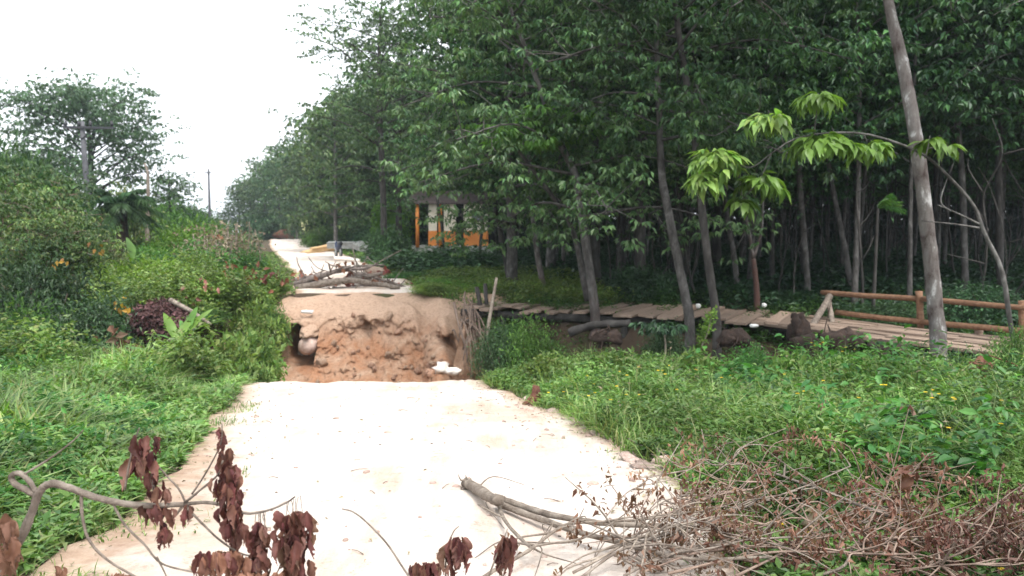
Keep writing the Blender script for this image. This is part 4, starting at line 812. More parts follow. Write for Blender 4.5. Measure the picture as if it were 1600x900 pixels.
def put_leaf(me, parent, pos, az, el, roll, L, name='leaf', scale=None):
    Rm = Matrix.Rotation(az, 3, 'Z') @ Matrix.Rotation(-el, 3, 'Y') @ Matrix.Rotation(roll, 3, 'X')
    if len(parent.children) > 296:                    # past the 300 of one part: joined
        V = np.array([v.co for v in me.vertices]) * L; F = np.array([list(p_.vertices) for p_ in me.polygons])
        EXTRA.setdefault(parent.name, MB()).add(V @ np.array(Rm).T + np.array(pos), F); return None
    o = link(name, me, parent, pos, None, L if scale is None else scale)
    o.rotation_euler = Rm.to_euler(); return o
# (px, py, spread px x, spread px y, petioles)
for (cx, cy_, sx_, sy_, n) in [(1118, 248, 42, 26, 19), (1100, 280, 24, 18, 9), (1198, 188, 34, 20, 15), (1278, 152, 30, 12, 10), (1290, 222, 58, 22, 24), (1360, 232, 26, 16, 9), (1190, 285, 32, 20, 13), (1160, 314, 12, 8, 4), (1455, 220, 18, 8, 5), (1484, 231, 8, 4, 2)]:
    c0 = P(cx, cy_ - sy_ * .5, SD - .1); rx = sx_ * 1.22 / 1250 * SD; hz_ = sy_ / 1250 * SD * 1.3
    for k in range(int(n * 2.5)):
        a = k * 2.4 + rg.normal(0, .3); f = math.sqrt((k + .5) / (n * 2.5)) * rg.uniform(.75, 1.05)
        pos = c0 + np.array([math.cos(a) * rx * f * .8, math.sin(a) * min(rx, .38) * f, -hz_ * f * f * .8 + rg.normal(0, .03)])
        for da in (-.6, 0, .6): put_leaf(SL[rg.integers(3)], sp, pos, a + da + rg.normal(0, .12), -.0 - .75 * f + rg.normal(0, .3), rg.normal(0, .25), rg.uniform(.16, .32))

flush_leaves(sp, 'sapling')
# ------------------------------------------------------------------ dry-leaved branch hanging in front on the left
DL = [torn_leaf('leaf', M['dry'], 1, .30 + .05 * (k % 4), .1 + .12 * (k % 3), (.5, .9, -.5, .7, 1.2)[k % 5], 40 + k, (-1.2, .6, 1.4, -.4)[k % 4]) for k in range(10)]
db = thing('dry_leaved_branch', 'cut grey branch with hanging dark brown dried leaves over the road edge', 'branch')
D0 = 3.0
mb = MB()
tr_ = lambda mb, pts, r0, r1, d=D0, ns=7, k=6, bump=.12, dz=0.0: tube(mb, [P(a, b, d + dz * i) for i, (a, b) in enumerate(pts)], r0 * .75, r1 * .75, ns, k, bump)
tr_(mb, [(-30, 925), (0, 893), (30, 845), (50, 800), (62, 768), (80, 756), (108, 762), (150, 777), (195, 787), (240, 790), (288, 788)], .026, .013)
tr_(mb, [(62, 778), (40, 765), (22, 755), (18, 744), (30, 739), (44, 750), (58, 772)], .017, .013)
tr_(mb, [(36, 742), (80, 715), (115, 688), (130, 672)], .006, .003)
tr_(mb, [(288, 788), (320, 785), (350, 790), (385, 802), (420, 797), (448, 785), (461, 776)], .010, .004, dz=-.02)
tr_(mb, [(288, 786), (310, 768), (340, 742), (348, 720)], .007, .004, dz=-.03); tr_(mb, [(300, 772), (318, 745), (335, 715), (346, 690), (347, 662)], .005, .003, dz=-.02)
tr_(mb, [(290, 790), (310, 812), (345, 845), (380, 866), (410, 868)], .007, .004, dz=-.02)
tr_(mb, [(127, 775), (129, 810), (140, 845), (168, 875), (210, 900), (240, 915)], .009, .005); tr_(mb, [(176, 786), (195, 820), (225, 850), (252, 880), (298, 893), (340, 900)], .007, .004); tr_(mb, [(245, 870), (255, 890), (262, 905)], .005, .003)
tr_(mb, [(290, 786), (280, 765), (262, 745), (245, 725), (225, 688)], .006, .003, dz=.01); tr_(mb, [(195, 765), (203, 720), (212, 685), (218, 668)], .006, .003)
tr_(mb, [(286, 790), (274, 806), (262, 815)], .008, .004)
tr_(mb, [(534, 795), (552, 800), (575, 818), (605, 850), (625, 880), (645, 910)], .004, .006)
for k in range(26):                                   # leaf stalks hanging from the branch tip and bunches
    a, b = ((448 + k * .9, 786 - k * .5), (400 + k * .6, 799), (352 + k * .3, 700 + k * 4), (235 + k * .5, 735 + k * 2))[k % 4]; l = 16 + 22 * RG.random()
    tr_(mb, [(a, b), (a + RG.normal(0, 2), b + l * .5), (a + RG.normal(0, 4), b + l)], .0022, .0014, ns=4, k=3)
link('wood', mb.mesh('wood', M['dead']), db)
rg = np.random.default_rng(55)
def leaf_column(pts, n, L0, L1, d=D0, sx_=10, par=db):
    pts = np.array(pts, float); tt = np.linspace(0, 1, len(pts))
    for k in range(int(n * 1.9)):
        s = rg.random(); cx = np.interp(s, tt, pts[:, 0]) + rg.normal(0, sx_ * .85); cy_ = np.interp(s, tt, pts[:, 1])
        put_leaf(DL[rg.integers(10)], par, P(cx, cy_, d + rg.normal(0, .04)), rg.random() * 6.28, rg.uniform(-1.55, -1.2), rg.normal(0, .7), rg.uniform(L0, L1) * .95)
leaf_column([(225, 678), (222, 705), (232, 720)], 13, .085, .14, sx_=10)
leaf_column([(240, 738), (238, 760), (255, 768)], 9, .07, .11, sx_=9)
leaf_column([(228, 788), (250, 790), (262, 795)], 8, .06, .1, sx_=10); leaf_column([(258, 815), (256, 835)], 5, .06, .1, sx_=4); leaf_column([(292, 788), (294, 798)], 3, .06, .09, sx_=3)
leaf_column([(347, 664), (344, 680), (352, 690)], 7, .03, .06, d=D0 - .05, sx_=4); leaf_column([(352, 700), (356, 725), (358, 745)], 13, .07, .12, d=D0 - .05, sx_=9)
leaf_column([(345, 745), (360, 770), (368, 795), (370, 815)], 24, .07, .12, d=D0 - .05, sx_=11); leaf_column([(368, 815), (368, 845)], 6, .07, .1, d=D0 - .05, sx_=5)
leaf_column([(400, 815), (408, 825), (402, 850), (408, 880)], 20, .08, .13, d=D0 - .1, sx_=11)
leaf_column([(455, 796), (462, 815), (460, 850), (470, 880)], 34, .08, .13, d=D0 - .12, sx_=15); leaf_column([(435, 826), (438, 850)], 4, .06, .09, d=D0 - .12, sx_=4)
leaf_column([(320, 878), (345, 860), (370, 868), (392, 875)], 34, .06, .11, d=D0 - .1, sx_=14); leaf_column([(300, 905), (380, 895), (430, 895)], 24, .07, .12, d=D0 - .15, sx_=18)
leaf_column([(5, 800), (10, 830), (20, 870)], 16, .08, .13, d=D0 - .1, sx_=9); leaf_column([(88, 884), (96, 893)], 5, .05, .08, sx_=6); leaf_column([(188, 895), (200, 900)], 5, .05, .08, sx_=6)
leaf_column([(40, 900), (8, 905)], 8, .08, .12, d=D0 - .1, sx_=10)
flush_leaves(db, 'dry')
# upright dry twigs with torn leaves further right
for (bx, lab, pts) in ((714, 'dry twig with one torn brown leaf bunch left of its twin', [(696, 905), (698, 860), (708, 832), (717, 822)]), (792, 'dry twig with torn brown leaf bunch under the forked branch', [(762, 905), (775, 870), (788, 840), (793, 826)])):
    e = thing('dry_twig', lab, 'twig'); mb = MB(); tr_(mb, pts, .006, .003, d=3.6); link('stem', mb.mesh('stem', M['dead']), e)
    leaf_column([(bx, 834), (bx, 845), (bx, 862)], 13, .09, .17, d=3.6, sx_=7, par=e)
e = thing('dry_leaf_bunch', 'low bunch of pinkish brown dry leaves at the bottom of the road', 'leaves'); leaf_column([(650, 885), (668, 878), (690, 888)], 16, .07, .12, d=3.5, sx_=12, par=e)

# ------------------------------------------------------------------ brush pile on the right
DS = [leaf_mesh('leaf', M['dry_small'], 1, .45, .2 * k, .6, seed=20 + k) for k in range(3)]
def road_pt(px, py):
    lo, hi = 2.5, 13.2
    for _ in range(40):
        m_ = (lo + hi) / 2; q = P(px, py, m_)
        if q[2] > Hs(q[0], q[1]): lo = m_
        else: hi = m_
    return P(px, py, lo)
def bd(py): return 2000 / max(60, (py - 360 - 84)) * .93       # depth of the road under that row
def branch(label, strands, mat='dead', lift=(.95, .845), twigs=0, leaves=0, tw_len=(40, 130), seed=0, name='dead_branch', lmat='dry_small', lsz=.06, group='dead branches of the roadside brush pile', rad=.85):
    rg = np.random.default_rng(seed + 900); e = thing(name, label, 'branch', group=group); mb = MB(); ml = MB(); allp = []
    for (pts, r0, r1, d0, d1) in strands:
        q = [P(a, b, road_pt(a, b)[1] * (lift[0] + (lift[1] - lift[0]) * i / (len(pts) - 1))) for i, (a, b) in enumerate(pts)]
        allp.append((tube(mb, q, r0 * rad, r1 * rad, 8 if r0 > .02 else 5, 5, .14, rg), d0, d1))
    ends = []
    for k in range(int(twigs * 1.7)):
        pth, d0, d1 = allp[rg.integers(len(allp))]; i = rg.integers(len(pth) // 4, len(pth)); b0 = pth[i]; az = rg.normal(0, .9) + (0 if rg.random() < .75 else math.pi); ln = rg.uniform(*tw_len) / 260
        dv = np.array([math.cos(az), rg.normal(0, .5), rg.normal(.1, .45)]); m1 = b0 + dv * ln * .5 + rg.normal(0, .05, 3); e1 = b0 + dv * ln + rg.normal(0, .09, 3) - np.array([0, 0, .04])
        for q in (m1, e1): q[2] = max(q[2], Hs(q[0], q[1]) + .02)
        tube(mb, [b0, m1, e1], rg.uniform(.0035, .0085), .002, 4, 4, .1, rg, cap=False); ends += [m1, e1, (m1 + e1) / 2]
    link('wood', mb.mesh('wood', M[mat]), e)
    if leaves:
        leaves = int(leaves * 2.4)
        if not ends: ends = list(allp[0][0])
        ends = np.array(ends); q = ends[rg.integers(0, len(ends), leaves // 5)]; q = np.repeat(q, 5, 0) + rg.normal(0, .028, (leaves // 5 * 5, 3)); D = rg.normal(0, .5, q.shape) - [0, 0, .8]
        L = lsz * .72 * rg.uniform(.5, 1.4, len(q)); leaf_arr(ml, q, D, rg.normal(0, 1, q.shape), L, L * .45, .35, .25); link('dry_leaves', ml.mesh('dry_leaves', M[lmat], False), e, kind='stuff')
    return e
fb = branch('thick pale forked branch with a splintered end lying on the road', [
    ([(728, 754), (745, 764), (766, 777), (780, 782)], .046, .046, 5.5, 5.4), ([(772, 777), (812, 790), (850, 802), (900, 812), (960, 819), (1045, 822), (1140, 828), (1206, 833)], .033, .011, 5.4, 4.9),
    ([(776, 786), (819, 802), (859, 816), (890, 827), (937, 840), (987, 853), (1031, 866), (1097, 874), (1206, 870)], .029, .009, 5.4, 4.6), ([(778, 788), (790, 815), (812, 840), (831, 857)], .017, .011, 5.4, 5.0)], 'dead_pale', lift=(.965, .915), twigs=6, leaves=0, seed=1)
mb = MB(); rg = np.random.default_rng(8)
for k in range(6): a = P(734 + rg.normal(0, 3), 757 + rg.normal(0, 6), road_pt(734, 757)[1] * .965); tube(mb, [a, a + np.array([-.03, .0, .012]) + rg.normal(0, .008, 3), a + np.array([-.06, 0, .03]) + rg.normal(0, .015, 3)], .012, .002, 4, 2, .1, rg)
link('splinters', mb.mesh('splinters', M['dead_pale']), fb)
branch('pale curved branch rising from the picture foot to the forked branch', [([(735, 915), (781, 886), (828, 859), (869, 828), (894, 818), (944, 815), (1010, 811), (1080, 800)], .014, .008, 4.5, 4.9)], 'dead_pale', twigs=8, leaves=20, seed=2)
branch('long grey branch sweeping up through the middle of the brush', [([(897, 824), (919, 837), (953, 838), (1000, 839), (1066, 833), (1110, 817), (1136, 804), (1171, 791), (1232, 769), (1272, 754), (1329, 728)], .014, .006, 4.9, 5.4)], 'dead', twigs=16, leaves=90, seed=3)
branch('long thin grey branch lying far back across the weeds', [([(979, 684), (1022, 704), (1084, 717), (1145, 728), (1206, 739), (1250, 754), (1294, 769), (1337, 787), (1390, 806)], .010, .014, 7.0, 5.4)], 'dead', lift=(.93, .83), twigs=14, leaves=130, seed=4, tw_len=(40, 110))
branch('straight brown branch along the bottom of the brush', [([(1044, 896), (1119, 879), (1206, 863), (1294, 863), (1381, 866), (1434, 866)], .011, .006, 4.2, 4.6)], 'twig', twigs=14, leaves=80, seed=5)
branch('brown branch lying across the centre of the brush', [([(1049, 866), (1145, 857), (1232, 848), (1337, 831), (1403, 822)], .012, .006, 4.5, 5.0)], 'twig', twigs=16, leaves=120, seed=6)
branch('brown branch with a kinked fork at the right of the brush', [([(1285, 898), (1320, 883), (1342, 848), (1416, 848), (1447, 833), (1512, 811), (1556, 796), (1590, 800)], .011, .005, 4.3, 4.9), ([(1342, 850), (1342, 813), (1350, 787), (1364, 772)], .009, .005, 4.6, 4.8)], 'dead', twigs=14, leaves=150, seed=7)
branch('low brown branch running off the right edge', [([(1342, 854), (1425, 848), (1512, 844), (1610, 838)], .010, .008, 4.5, 4.7)], 'twig', twigs=16, leaves=320, seed=8)
branch('pale bent stick at the left tip of the brush', [([(895, 895), (935, 874), (979, 848), (1010, 836), (1060, 820)], .010, .006, 4.4, 4.8)], 'dead_pale', twigs=10, leaves=40, seed=9)
branch('fine arching twig at the left front of the brush', [([(948, 806), (987, 765), (1053, 747), (1097, 717)], .006, .003, 5.2, 5.5), ([(957, 845), (1031, 787), (1075, 769), (1145, 717)], .006, .003, 5.0, 5.5)], 'dead', twigs=18, leaves=130, seed=10)
branch('grey crossing branches at the foot of the brush', [([(905, 905), (965, 862), (1040, 835), (1130, 810)], .011, .006, 4.3, 4.8), ([(975, 900), (1040, 868), (1160, 845), (1260, 838)], .010, .006, 4.2, 4.7)], 'dead', twigs=22, leaves=130, seed=11)
branch('upright brown twigs standing out of the weeds', [([(1225, 750), (1232, 700), (1228, 660)], .005, .003, 5.6, 5.8), ([(1190, 735), (1212, 715), (1222, 690)], .006, .003, 5.6, 5.7), ([(1258, 745), (1270, 710), (1285, 690)], .005, .003, 5.6, 5.8)], 'twig', twigs=10, leaves=170, seed=12)
branch('heap of tangled brown twigs with crumpled dead leaves', [([(1150, 900), (1230, 860), (1330, 800), (1400, 775)], .010, .005, 4.4, 5.0), ([(1240, 880), (1350, 850), (1440, 830)], .009, .005, 4.4, 4.8), ([(1330, 770), (1380, 752), (1430, 745)], .008, .004, 4.9, 5.1)], 'twig', twigs=44, leaves=620, seed=13, lsz=.06)
branch('drooping rust brown dead sprays at the right edge', [([(1430, 890), (1500, 860), (1600, 848)], .009, .006, 4.3, 4.6), ([(1440, 845), (1540, 825), (1620, 830)], .008, .005, 4.6, 4.9), ([(1380, 900), (1470, 884), (1600, 880)], .008, .005, 4.1, 4.3)], 'twig', twigs=40, leaves=850, seed=14, lsz=.05)
branch('thin brown twigs crowding the road side of the brush', [([(985, 880), (1050, 800), (1120, 770)], .006, .003, 4.6, 5.0), ([(1020, 860), (1110, 815), (1180, 740)], .006, .003, 4.7, 5.1), ([(1000, 895), (1120, 850), (1240, 800)], .007, .004, 4.4, 4.9)], 'twig', twigs=44, leaves=380, seed=15, lsz=.05)
e = thing('curled_leaf', 'large curled grey dead leaf lying on the brush pile', 'leaf', tuple(P(1255, 800, 4.9)))
o = link('blade', torn_leaf('blade', M['greyleaf'], .2, .13, .05, .9, 3, .5), e); o.rotation_euler = (.6, .9, .6)
e = thing('curled_leaf', 'crumpled brown leaf standing up at the back of the brush', 'leaf', tuple(P(1400, 742, 5.1))); o = link('blade', torn_leaf('blade', M['dry'], .17, .12, .06, 1.1, 4, .9), e); o.rotation_euler = (.3, .7, .3)

# ------------------------------------------------------------------ road litter
mb = MB()
STN = [(712, 764, .035, 'pale stone on the road beside the splintered branch end'), (845, 702, .04, 'small brown stone in the middle of the road'), (927, 760, .045, 'flat brown stone on the road near the brush'), (558, 722, .03, 'small dark stone on the left half of the road'), (606, 679, .04, 'reddish stone far up the road towards the crater'), (682, 795, .03, 'dark wood chip shaped stone before the forked branch')]
for k, (px, py, s, lab) in enumerate(STN):
    q = road_pt(px, py); mb = MB(); rock(mb, (0, 0, s * .4), (s, s * .8, s * .6), 70 + k, 8, .4); o = single('stone', mb, M['edge_clod'], lab, 'stone'); o.location = q
mb = MB(); rg = np.random.default_rng(66)
for k in range(170):
    y = float(rg.uniform(3.6, 13)); l, r = float(road_l(y)), float(road_r(y)); x = l + (r - l) * float(rg.random() if rg.random() < .5 else 1 - abs(rg.normal(0, .12))); z = Hs(x, y) + .02
    if rg.random() < .6: rock(mb, (x, y, z), np.array([1, .8, .5]) * rg.uniform(.005, .016), k, 5, .4)
    else: a = rg.random() * 3.1; ln = rg.uniform(.02, .08); v = np.array([math.cos(a), math.sin(a), 0]) * ln; tube(mb, [np.array([x, y, z + .004]) - v, [x, y, z + .012], np.array([x, y, z + .004]) + v], .004, .002, 4, 2)
link('road_crumbs', mb.mesh('road_crumbs', M['dead']), kind='stuff')
rg = np.random.default_rng(67); n = 550; y = rg.uniform(3.4, 13, n); l, r = road_l(y), road_r(y); e_ = np.abs(rg.normal(0, .22, n)); sd_ = rg.random(n); x = np.where(sd_ < .5, r - e_ + .1, np.where(sd_ < .8, l + e_ * 1.6, l + (r - l) * rg.random(n)))
mb = MB(); D = rg.normal(0, 1, (n, 3)) * [1, 1, .15]; L = rg.uniform(.015, .06, n); leaf_arr(mb, np.stack([x, y, H(x, y) + .03], -1), D, np.array([0, 0, 1.]) + rg.normal(0, .35, (n, 3)), L, L * .5, .3, .2); link('leaf_litter', mb.mesh('leaf_litter', M['greyleaf'], False), kind='stuff')
n = 700; y = rg.uniform(3.2, 13, n); l, r = road_l(y), road_r(y); x = np.where(rg.random(n) < .75, r - np.abs(rg.normal(0, .25, n)) + .05, l + (r - l) * rg.random(n)); z = H(x, y) + .02; mb = MB(); q8 = []
for k in range(6): t_ = MB(); rock(t_, (0, 0, 0), (1, .8, .55), 500 + k, 5, .5); q8.append((np.concatenate(t_.v), np.concatenate(t_.f)))
for k in range(n): a = rg.random() * 6.28; sc_ = rg.gamma(2, .006); v_, f_ = q8[k % 6]; c_, s_ = math.cos(a), math.sin(a); mb.add(v_ @ np.array([[c_, s_, 0], [-s_, c_, 0], [0, 0, 1]]) * sc_ + [x[k], y[k], z[k]], f_)
link('gravel', mb.mesh('gravel', M['edge_clod']), kind='stuff')
# crumbling edge slabs on the right
ec = [MB() for _ in range(4)]; ems = []
for k, mb in enumerate(ec): rock(mb, (0, 0, 0), (1, .7, .3), 80 + k, 8, .5); ems.append(mb.mesh('road_clod', M['edge_clod']))
for k in range(34):
    py = rg.uniform(615, 745); px = np.interp(py, [600, 640, 690, 745], [800, 868, 962, 1042]) + rg.normal(-4, 12); q = road_pt(px, py)
    link('road_clod', ems[k % 4], None, q + np.array([0, 0, .01]), (rg.normal(0, .2), rg.normal(0, .2), rg.random() * 6), float(rg.uniform(.05, .15)), label='crumbled pinkish clod broken from the right road edge', category='clod', group='crumbled clods along the right road edge')
e = thing('root_stump', 'pinkish brown splayed root stump at the right road edge', 'stump'); mb = MB(); q0 = road_pt(838, 634)
for k in range(9):
    a = -2.9 + k * .75; v = np.array([math.cos(a) * .2, math.sin(a) * .2, -.02]); tube(mb, [q0 + [0, 0, .2 + rg.normal(0, .03)], q0 + v * .4 + [0, 0, .1], q0 + v + [0, 0, .01]], .05, .018, 6, 4, .35)
link('roots', mb.mesh('roots', M['red_earth']), e)
mb = MB(); q = road_pt(1052, 732); rock(mb, (0, 0, .06), (.2, .09, .06), 91, 9, .3); o = single('broken_slab', mb, M['edge_clod'], 'pinkish broken chunk under the long thin branch', 'stone'); o.location = q

# ------------------------------------------------------------------ branch barricade beyond the crater
BL = [('thick grey branch at the base of the far barricade', [(462, 452), (500, 446), (545, 440), (590, 446), (625, 452)], .10), ('long grey pole slanting up the far barricade', [(460, 447), (495, 436), (530, 424), (548, 418)], .08), ('grey limb along the left of the far barricade', [(462, 441), (500, 432), (540, 424), (575, 421)], .07),
      ('forked limb in the middle of the far barricade', [(470, 456), (510, 445), (550, 438), (585, 432), (598, 428)], .08), ('short thick pale log in the far barricade', [(520, 456), (560, 455), (600, 460)], .11), ('curved dark limb on the far barricade', [(535, 444), (560, 430), (600, 440), (640, 453)], .06),
      ('crooked upright stick in the far barricade', [(580, 452), (572, 432), (566, 420)], .045), ('low pale branch at the right of the far barricade', [(550, 450), (600, 449), (645, 457)], .06), ('thin grey stick on top of the far barricade', [(480, 438), (520, 428), (560, 418), (600, 416)], .04), ('leaning dark stick behind the far barricade', [(487, 442), (510, 446), (540, 452), (575, 460)], .07),
      ('small forked stick at the right end of the far barricade', [(588, 448), (592, 436), (590, 425)], .03)]
BL += [('thick dark limb under the middle of the far barricade', [(478, 461), (520, 452), (570, 456), (610, 462)], .12), ('gnarled grey limb across the front of the far barricade', [(458, 462), (490, 458), (530, 448), (560, 452), (590, 460)], .10), ('sloping bleached stick in the right half of the far barricade', [(545, 426), (580, 440), (620, 452), (650, 455)], .06), ('dark stick crossing the left half of the far barricade', [(468, 432), (500, 440), (540, 438), (570, 428)], .07)]
for k, (lab, pts, r) in enumerate(BL):
    e = thing('dead_branch', lab, 'branch', group='dead branches of the far barricade'); mb = MB(); dd = 23.4 + .14 * k
    q = tube(mb, [P(a, b - 2, dd) for a, b in pts], r * 1.15, r * .6, 7, 5, .15)
    for j in range(4): i = int(rg.integers(2, len(q))); v = rg.normal(0, .35, 3) + [0, 0, .2]; tube(mb, [q[i], q[i] + v * .5 + rg.normal(0, .05, 3), q[i] + v], r * .35, .012, 5, 3, .1)
    link('wood', mb.mesh('wood', M['barricade'] if k % 3 else M['dead']), e)
    ml = MB(); n = 7 if k % 2 else 3; qq = q[rg.integers(0, len(q), n)] + [0, -.06, .12]; leaf_arr(ml, qq + rg.normal(0, .08, qq.shape), rg.normal(0, 1, qq.shape) - [0, 0, 1], rg.normal(0, 1, qq.shape), .22, .14); link('dry_leaves', ml.mesh('dry_leaves', M['redleaf'], False), e, kind='stuff')
e = thing('log', 'pinkish log with a dark red sawn end beyond the barricade', 'log'); mb = MB(); la, lb_ = P(572, 420, 31), P(604, 428, 30); tube(mb, [la, (la + lb_) / 2, lb_], .17, .2, 12, 4, .05); link('log_body', mb.mesh('log_body', M['plank']), e)
mb = MB(); dv = unit(lb_ - la); tube(mb, [lb_ - dv * .02, lb_ + dv * .015], .19, .18, 12, 0); link('sawn_end', mb.mesh('sawn_end', M['redleaf']), e)

# ------------------------------------------------------------------ far things by the road
e = thing('concrete_slab', 'long low grey concrete slab beside the far road', 'slab', tuple(P(545, 383, 50))); mb = MB(); box(mb, (0, 0, 0), (2.6, .9, .4), .1, .05, 0, .1); link('slab_block', mb.mesh('slab_block', M['concrete'], False), e)
e = thing('concrete_slab', 'tilted broken grey slab right of the long concrete slab', 'slab', tuple(P(574, 388, 47))); mb = MB(); box(mb, (0, 0, 0), (1.5, .9, .3), -.2, .2, .3, .1); link('slab_block', mb.mesh('slab_block', M['concrete'], False), e)
mb = MB(); rock(mb, (0, 0, 0), (1.3, .5, .22), 95, 12, .5); o = single('clay_heap', mb, M['yellow_clay'], 'low orange yellow clay heap at the far road edge', 'heap'); o.location = P(510, 388, 52); o.rotation_euler = (0, -.12, .2)
mb = MB(); tube(mb, [P(522, 404, 43), P(545, 405, 43), P(562, 408, 43)], .13, .11, 9, 4, .06); single('white_log', mb, M['pale_rock'], 'whitish log lying on the verge below the motorcycle', 'log')
# motorcycle seen end-on
mc = thing('motorcycle', 'small dark blue motorcycle parked on the verge of the far road', 'motorcycle', tuple(P(529, 402, 46.5)), (0, 0, R(25)), scale=1.0)
mb = MB()
for yy in (-.6, .6):
    n = 20
    for ring in range(1): tube(mb, [(0, yy + .27 * math.cos(a), .29 + .27 * math.sin(a)) for a in np.linspace(0, 2 * math.pi, n)], .045, .045, 6, 0, cap=False)
link('tyres', mb.mesh('tyres', M['dark_metal']), mc)
mb = MB()
for yy in (-.6, .6): tube(mb, [(-.04, yy, .29), (.04, yy, .29)], .2, .2, 14, 0)
link('rims', mb.mesh('rims', M['concrete']), mc)
mb = MB(); tube(mb, [(0, -.62, .75), (0, -.3, .68), (0, .1, .5), (0, .35, .6), (0, .55, .85)], 0, ns=10, k=5, radii=[.08, .14, .12, .13, .09]); link('body', mb.mesh('body', M['blue']), mc)
mb = MB(); tube(mb, [(0, -.7, .82), (0, -.35, .8), (0, .05, .76)], 0, ns=10, k=4, radii=[.1, .13, .09]); link('saddle', mb.mesh('saddle', M['dark_metal']), mc)
mb = MB(); tube(mb, [(-.33, .4, 1.02), (-.15, .5, .98), (0, .54, .96), (.15, .5, .98), (.33, .4, 1.02)], .018, .018, 6, 4); link('handlebar', mb.mesh('handlebar', M['dark_metal']), mc)
mb = MB(); tube(mb, [(0, .5, .95), (0, .58, .6), (0, .62, .3)], .035, .03, 6, 3); link('front_fork', mb.mesh('front_fork', M['dark_metal']), mc)
mb = MB(); rock(mb, (0, .62, .86), (.09, .07, .09), 1, 10, 0); link('headlight', mb.mesh('headlight', M['white']), mc)
mb = MB(); box(mb, (0, .64, .6), (.18, .06, .3), 0, -.15); link('leg_shield', mb.mesh('leg_shield', M['white'], False), mc)
# yellow sign
sg = thing('sign_board', 'small pale yellow sign board at the end of the far road', 'sign', tuple(P(478, 374, 88)))
mb = MB(); box(mb, (0, 0, 1.9), (.95, .06, .55)); link('upper_board', mb.mesh('upper_board', M['yellow_paint'], False), sg); mb = MB(); box(mb, (0, 0, 1.2), (.95, .06, .6)); link('lower_board', mb.mesh('lower_board', M['yellow_paint'], False), sg)
for x in (-.35, .35): mb = MB(); tube(mb, [(x, .08, -.3), (x, .08, 2.2)], .05, .05, 6, 0); link('leg', mb.mesh('leg', M['dead']), sg)
# poles
up = thing('utility_pole', 'grey utility pole with a crossarm in front of the large airy tree', 'pole', (P(143, 365, 46)[0], 46, 0)); bz = P(143, 372, 46)[2] - 1.5; tz = P(128, 190, 46)
mb = MB(); tube(mb, [(0, 0, bz), (tz[0] - up.location.x, 0, tz[2])], .2, .13, 10, 3, 0); link('shaft', mb.mesh('shaft', M['pole']), up)
mb = MB(); xx = tz[0] - up.location.x; box(mb, (xx + .45, -.14, tz[2] - .35), (2.9, .11, .13), 0, 0, .02); link('crossarm', mb.mesh('crossarm', M['dark_metal'], False), up)
for x in (-.85, -.1, .55, 1.75): mb = MB(); tube(mb, [(xx + x, -.14, tz[2] - .3), (xx + x, -.14, tz[2] - .16), (xx + x, -.14, tz[2] + .02)], 0, ns=8, k=0, radii=[.05, .11, .05]); link('insulator', mb.mesh('insulator', M['dark_metal']), up)
mb = MB(); tube(mb, [(xx - .6, -.14, tz[2] - .38), (xx, -.14, tz[2] - 1.0)], .03, .03, 5, 0); tube(mb, [(xx + .9, -.14, tz[2] - .36), (xx, -.14, tz[2] - 1.0)], .03, .03, 5, 0); link('brace', mb.mesh('brace', M['dark_metal']), up)
q = P(328, 345, 110); up2 = thing('utility_pole', 'thin far utility pole on the left skyline', 'pole', (q[0], q[1], q[2] - 3)); hh = P(328, 264, 110)[2] - q[2] + 3
mb = MB(); tube(mb, [(0, 0, 0), (0, 0, hh)], .24, .14, 8, 0); link('shaft', mb.mesh('shaft', M['pole']), up2); mb = MB(); box(mb, (0, -.2, hh - .5), (.9, .1, .14)); link('crossarm', mb.mesh('crossarm', M['pole'], False), up2)
e = thing('bare_trunk', 'thin pale bare trunk standing right of the short palm', 'tree'); mb = MB(); tube(mb, [P(230, 385, 44), P(231, 330, 44), P(231, 275, 44), P(226, 255, 44)], .14, .05, 7, 4, .1); link('trunk', mb.mesh('trunk', M['dead_pale']), e)
# house roof behind the thicket
hx = P(150, 350, 56); hs_ = thing('house', 'low house with a faded red roof hidden behind the thicket', 'house', (hx[0], 56, Hs(hx[0], 56)), (0, 0, R(12)))
zt = P(150, 334, 56)[2] - Hs(hx[0], 56)
mb = MB(); box(mb, (0, 0, (zt - 1) / 2), (4.6, 3.2, zt - 1)); link('wall', mb.mesh('wall', M['wall'], False), hs_)
mb = MB(); a, b_, c_ = 2.6, 2.0, zt - 1.05
mb.add([[-a, -b_, c_], [a, -b_, c_], [a, b_, c_], [-a, b_, c_], [-a, 0, zt], [a, 0, zt], [-a, -b_, c_ + .1], [a, -b_, c_ + .1], [a, b_, c_ + .1], [-a, b_, c_ + .1], [-a, 0, zt + .1], [a, 0, zt + .1]], [[0, 1, 5, 4], [3, 4, 5, 2], [6, 10, 11, 7], [9, 8, 11, 10], [0, 6, 7, 1], [3, 2, 8, 9]]); link('roof', mb.mesh('roof', M['roof'], False), hs_)
for x in (-1.2, 1.2):
    mb = MB(); box(mb, (x, -1.62, c_ * .55), (.9, .08, .9)); f = link('window', mb.mesh('window', M['cream'], False), hs_); mb = MB(); box(mb, (x, -1.67, c_ * .55), (.72, .03, .72)); link('pane', mb.mesh('pane', M['glass'], False), f)
mb = MB(); box(mb, (0, -1.63, c_ * .4), (.8, .08, c_ * .8)); link('door', mb.mesh('door', M['dead'], False), hs_)
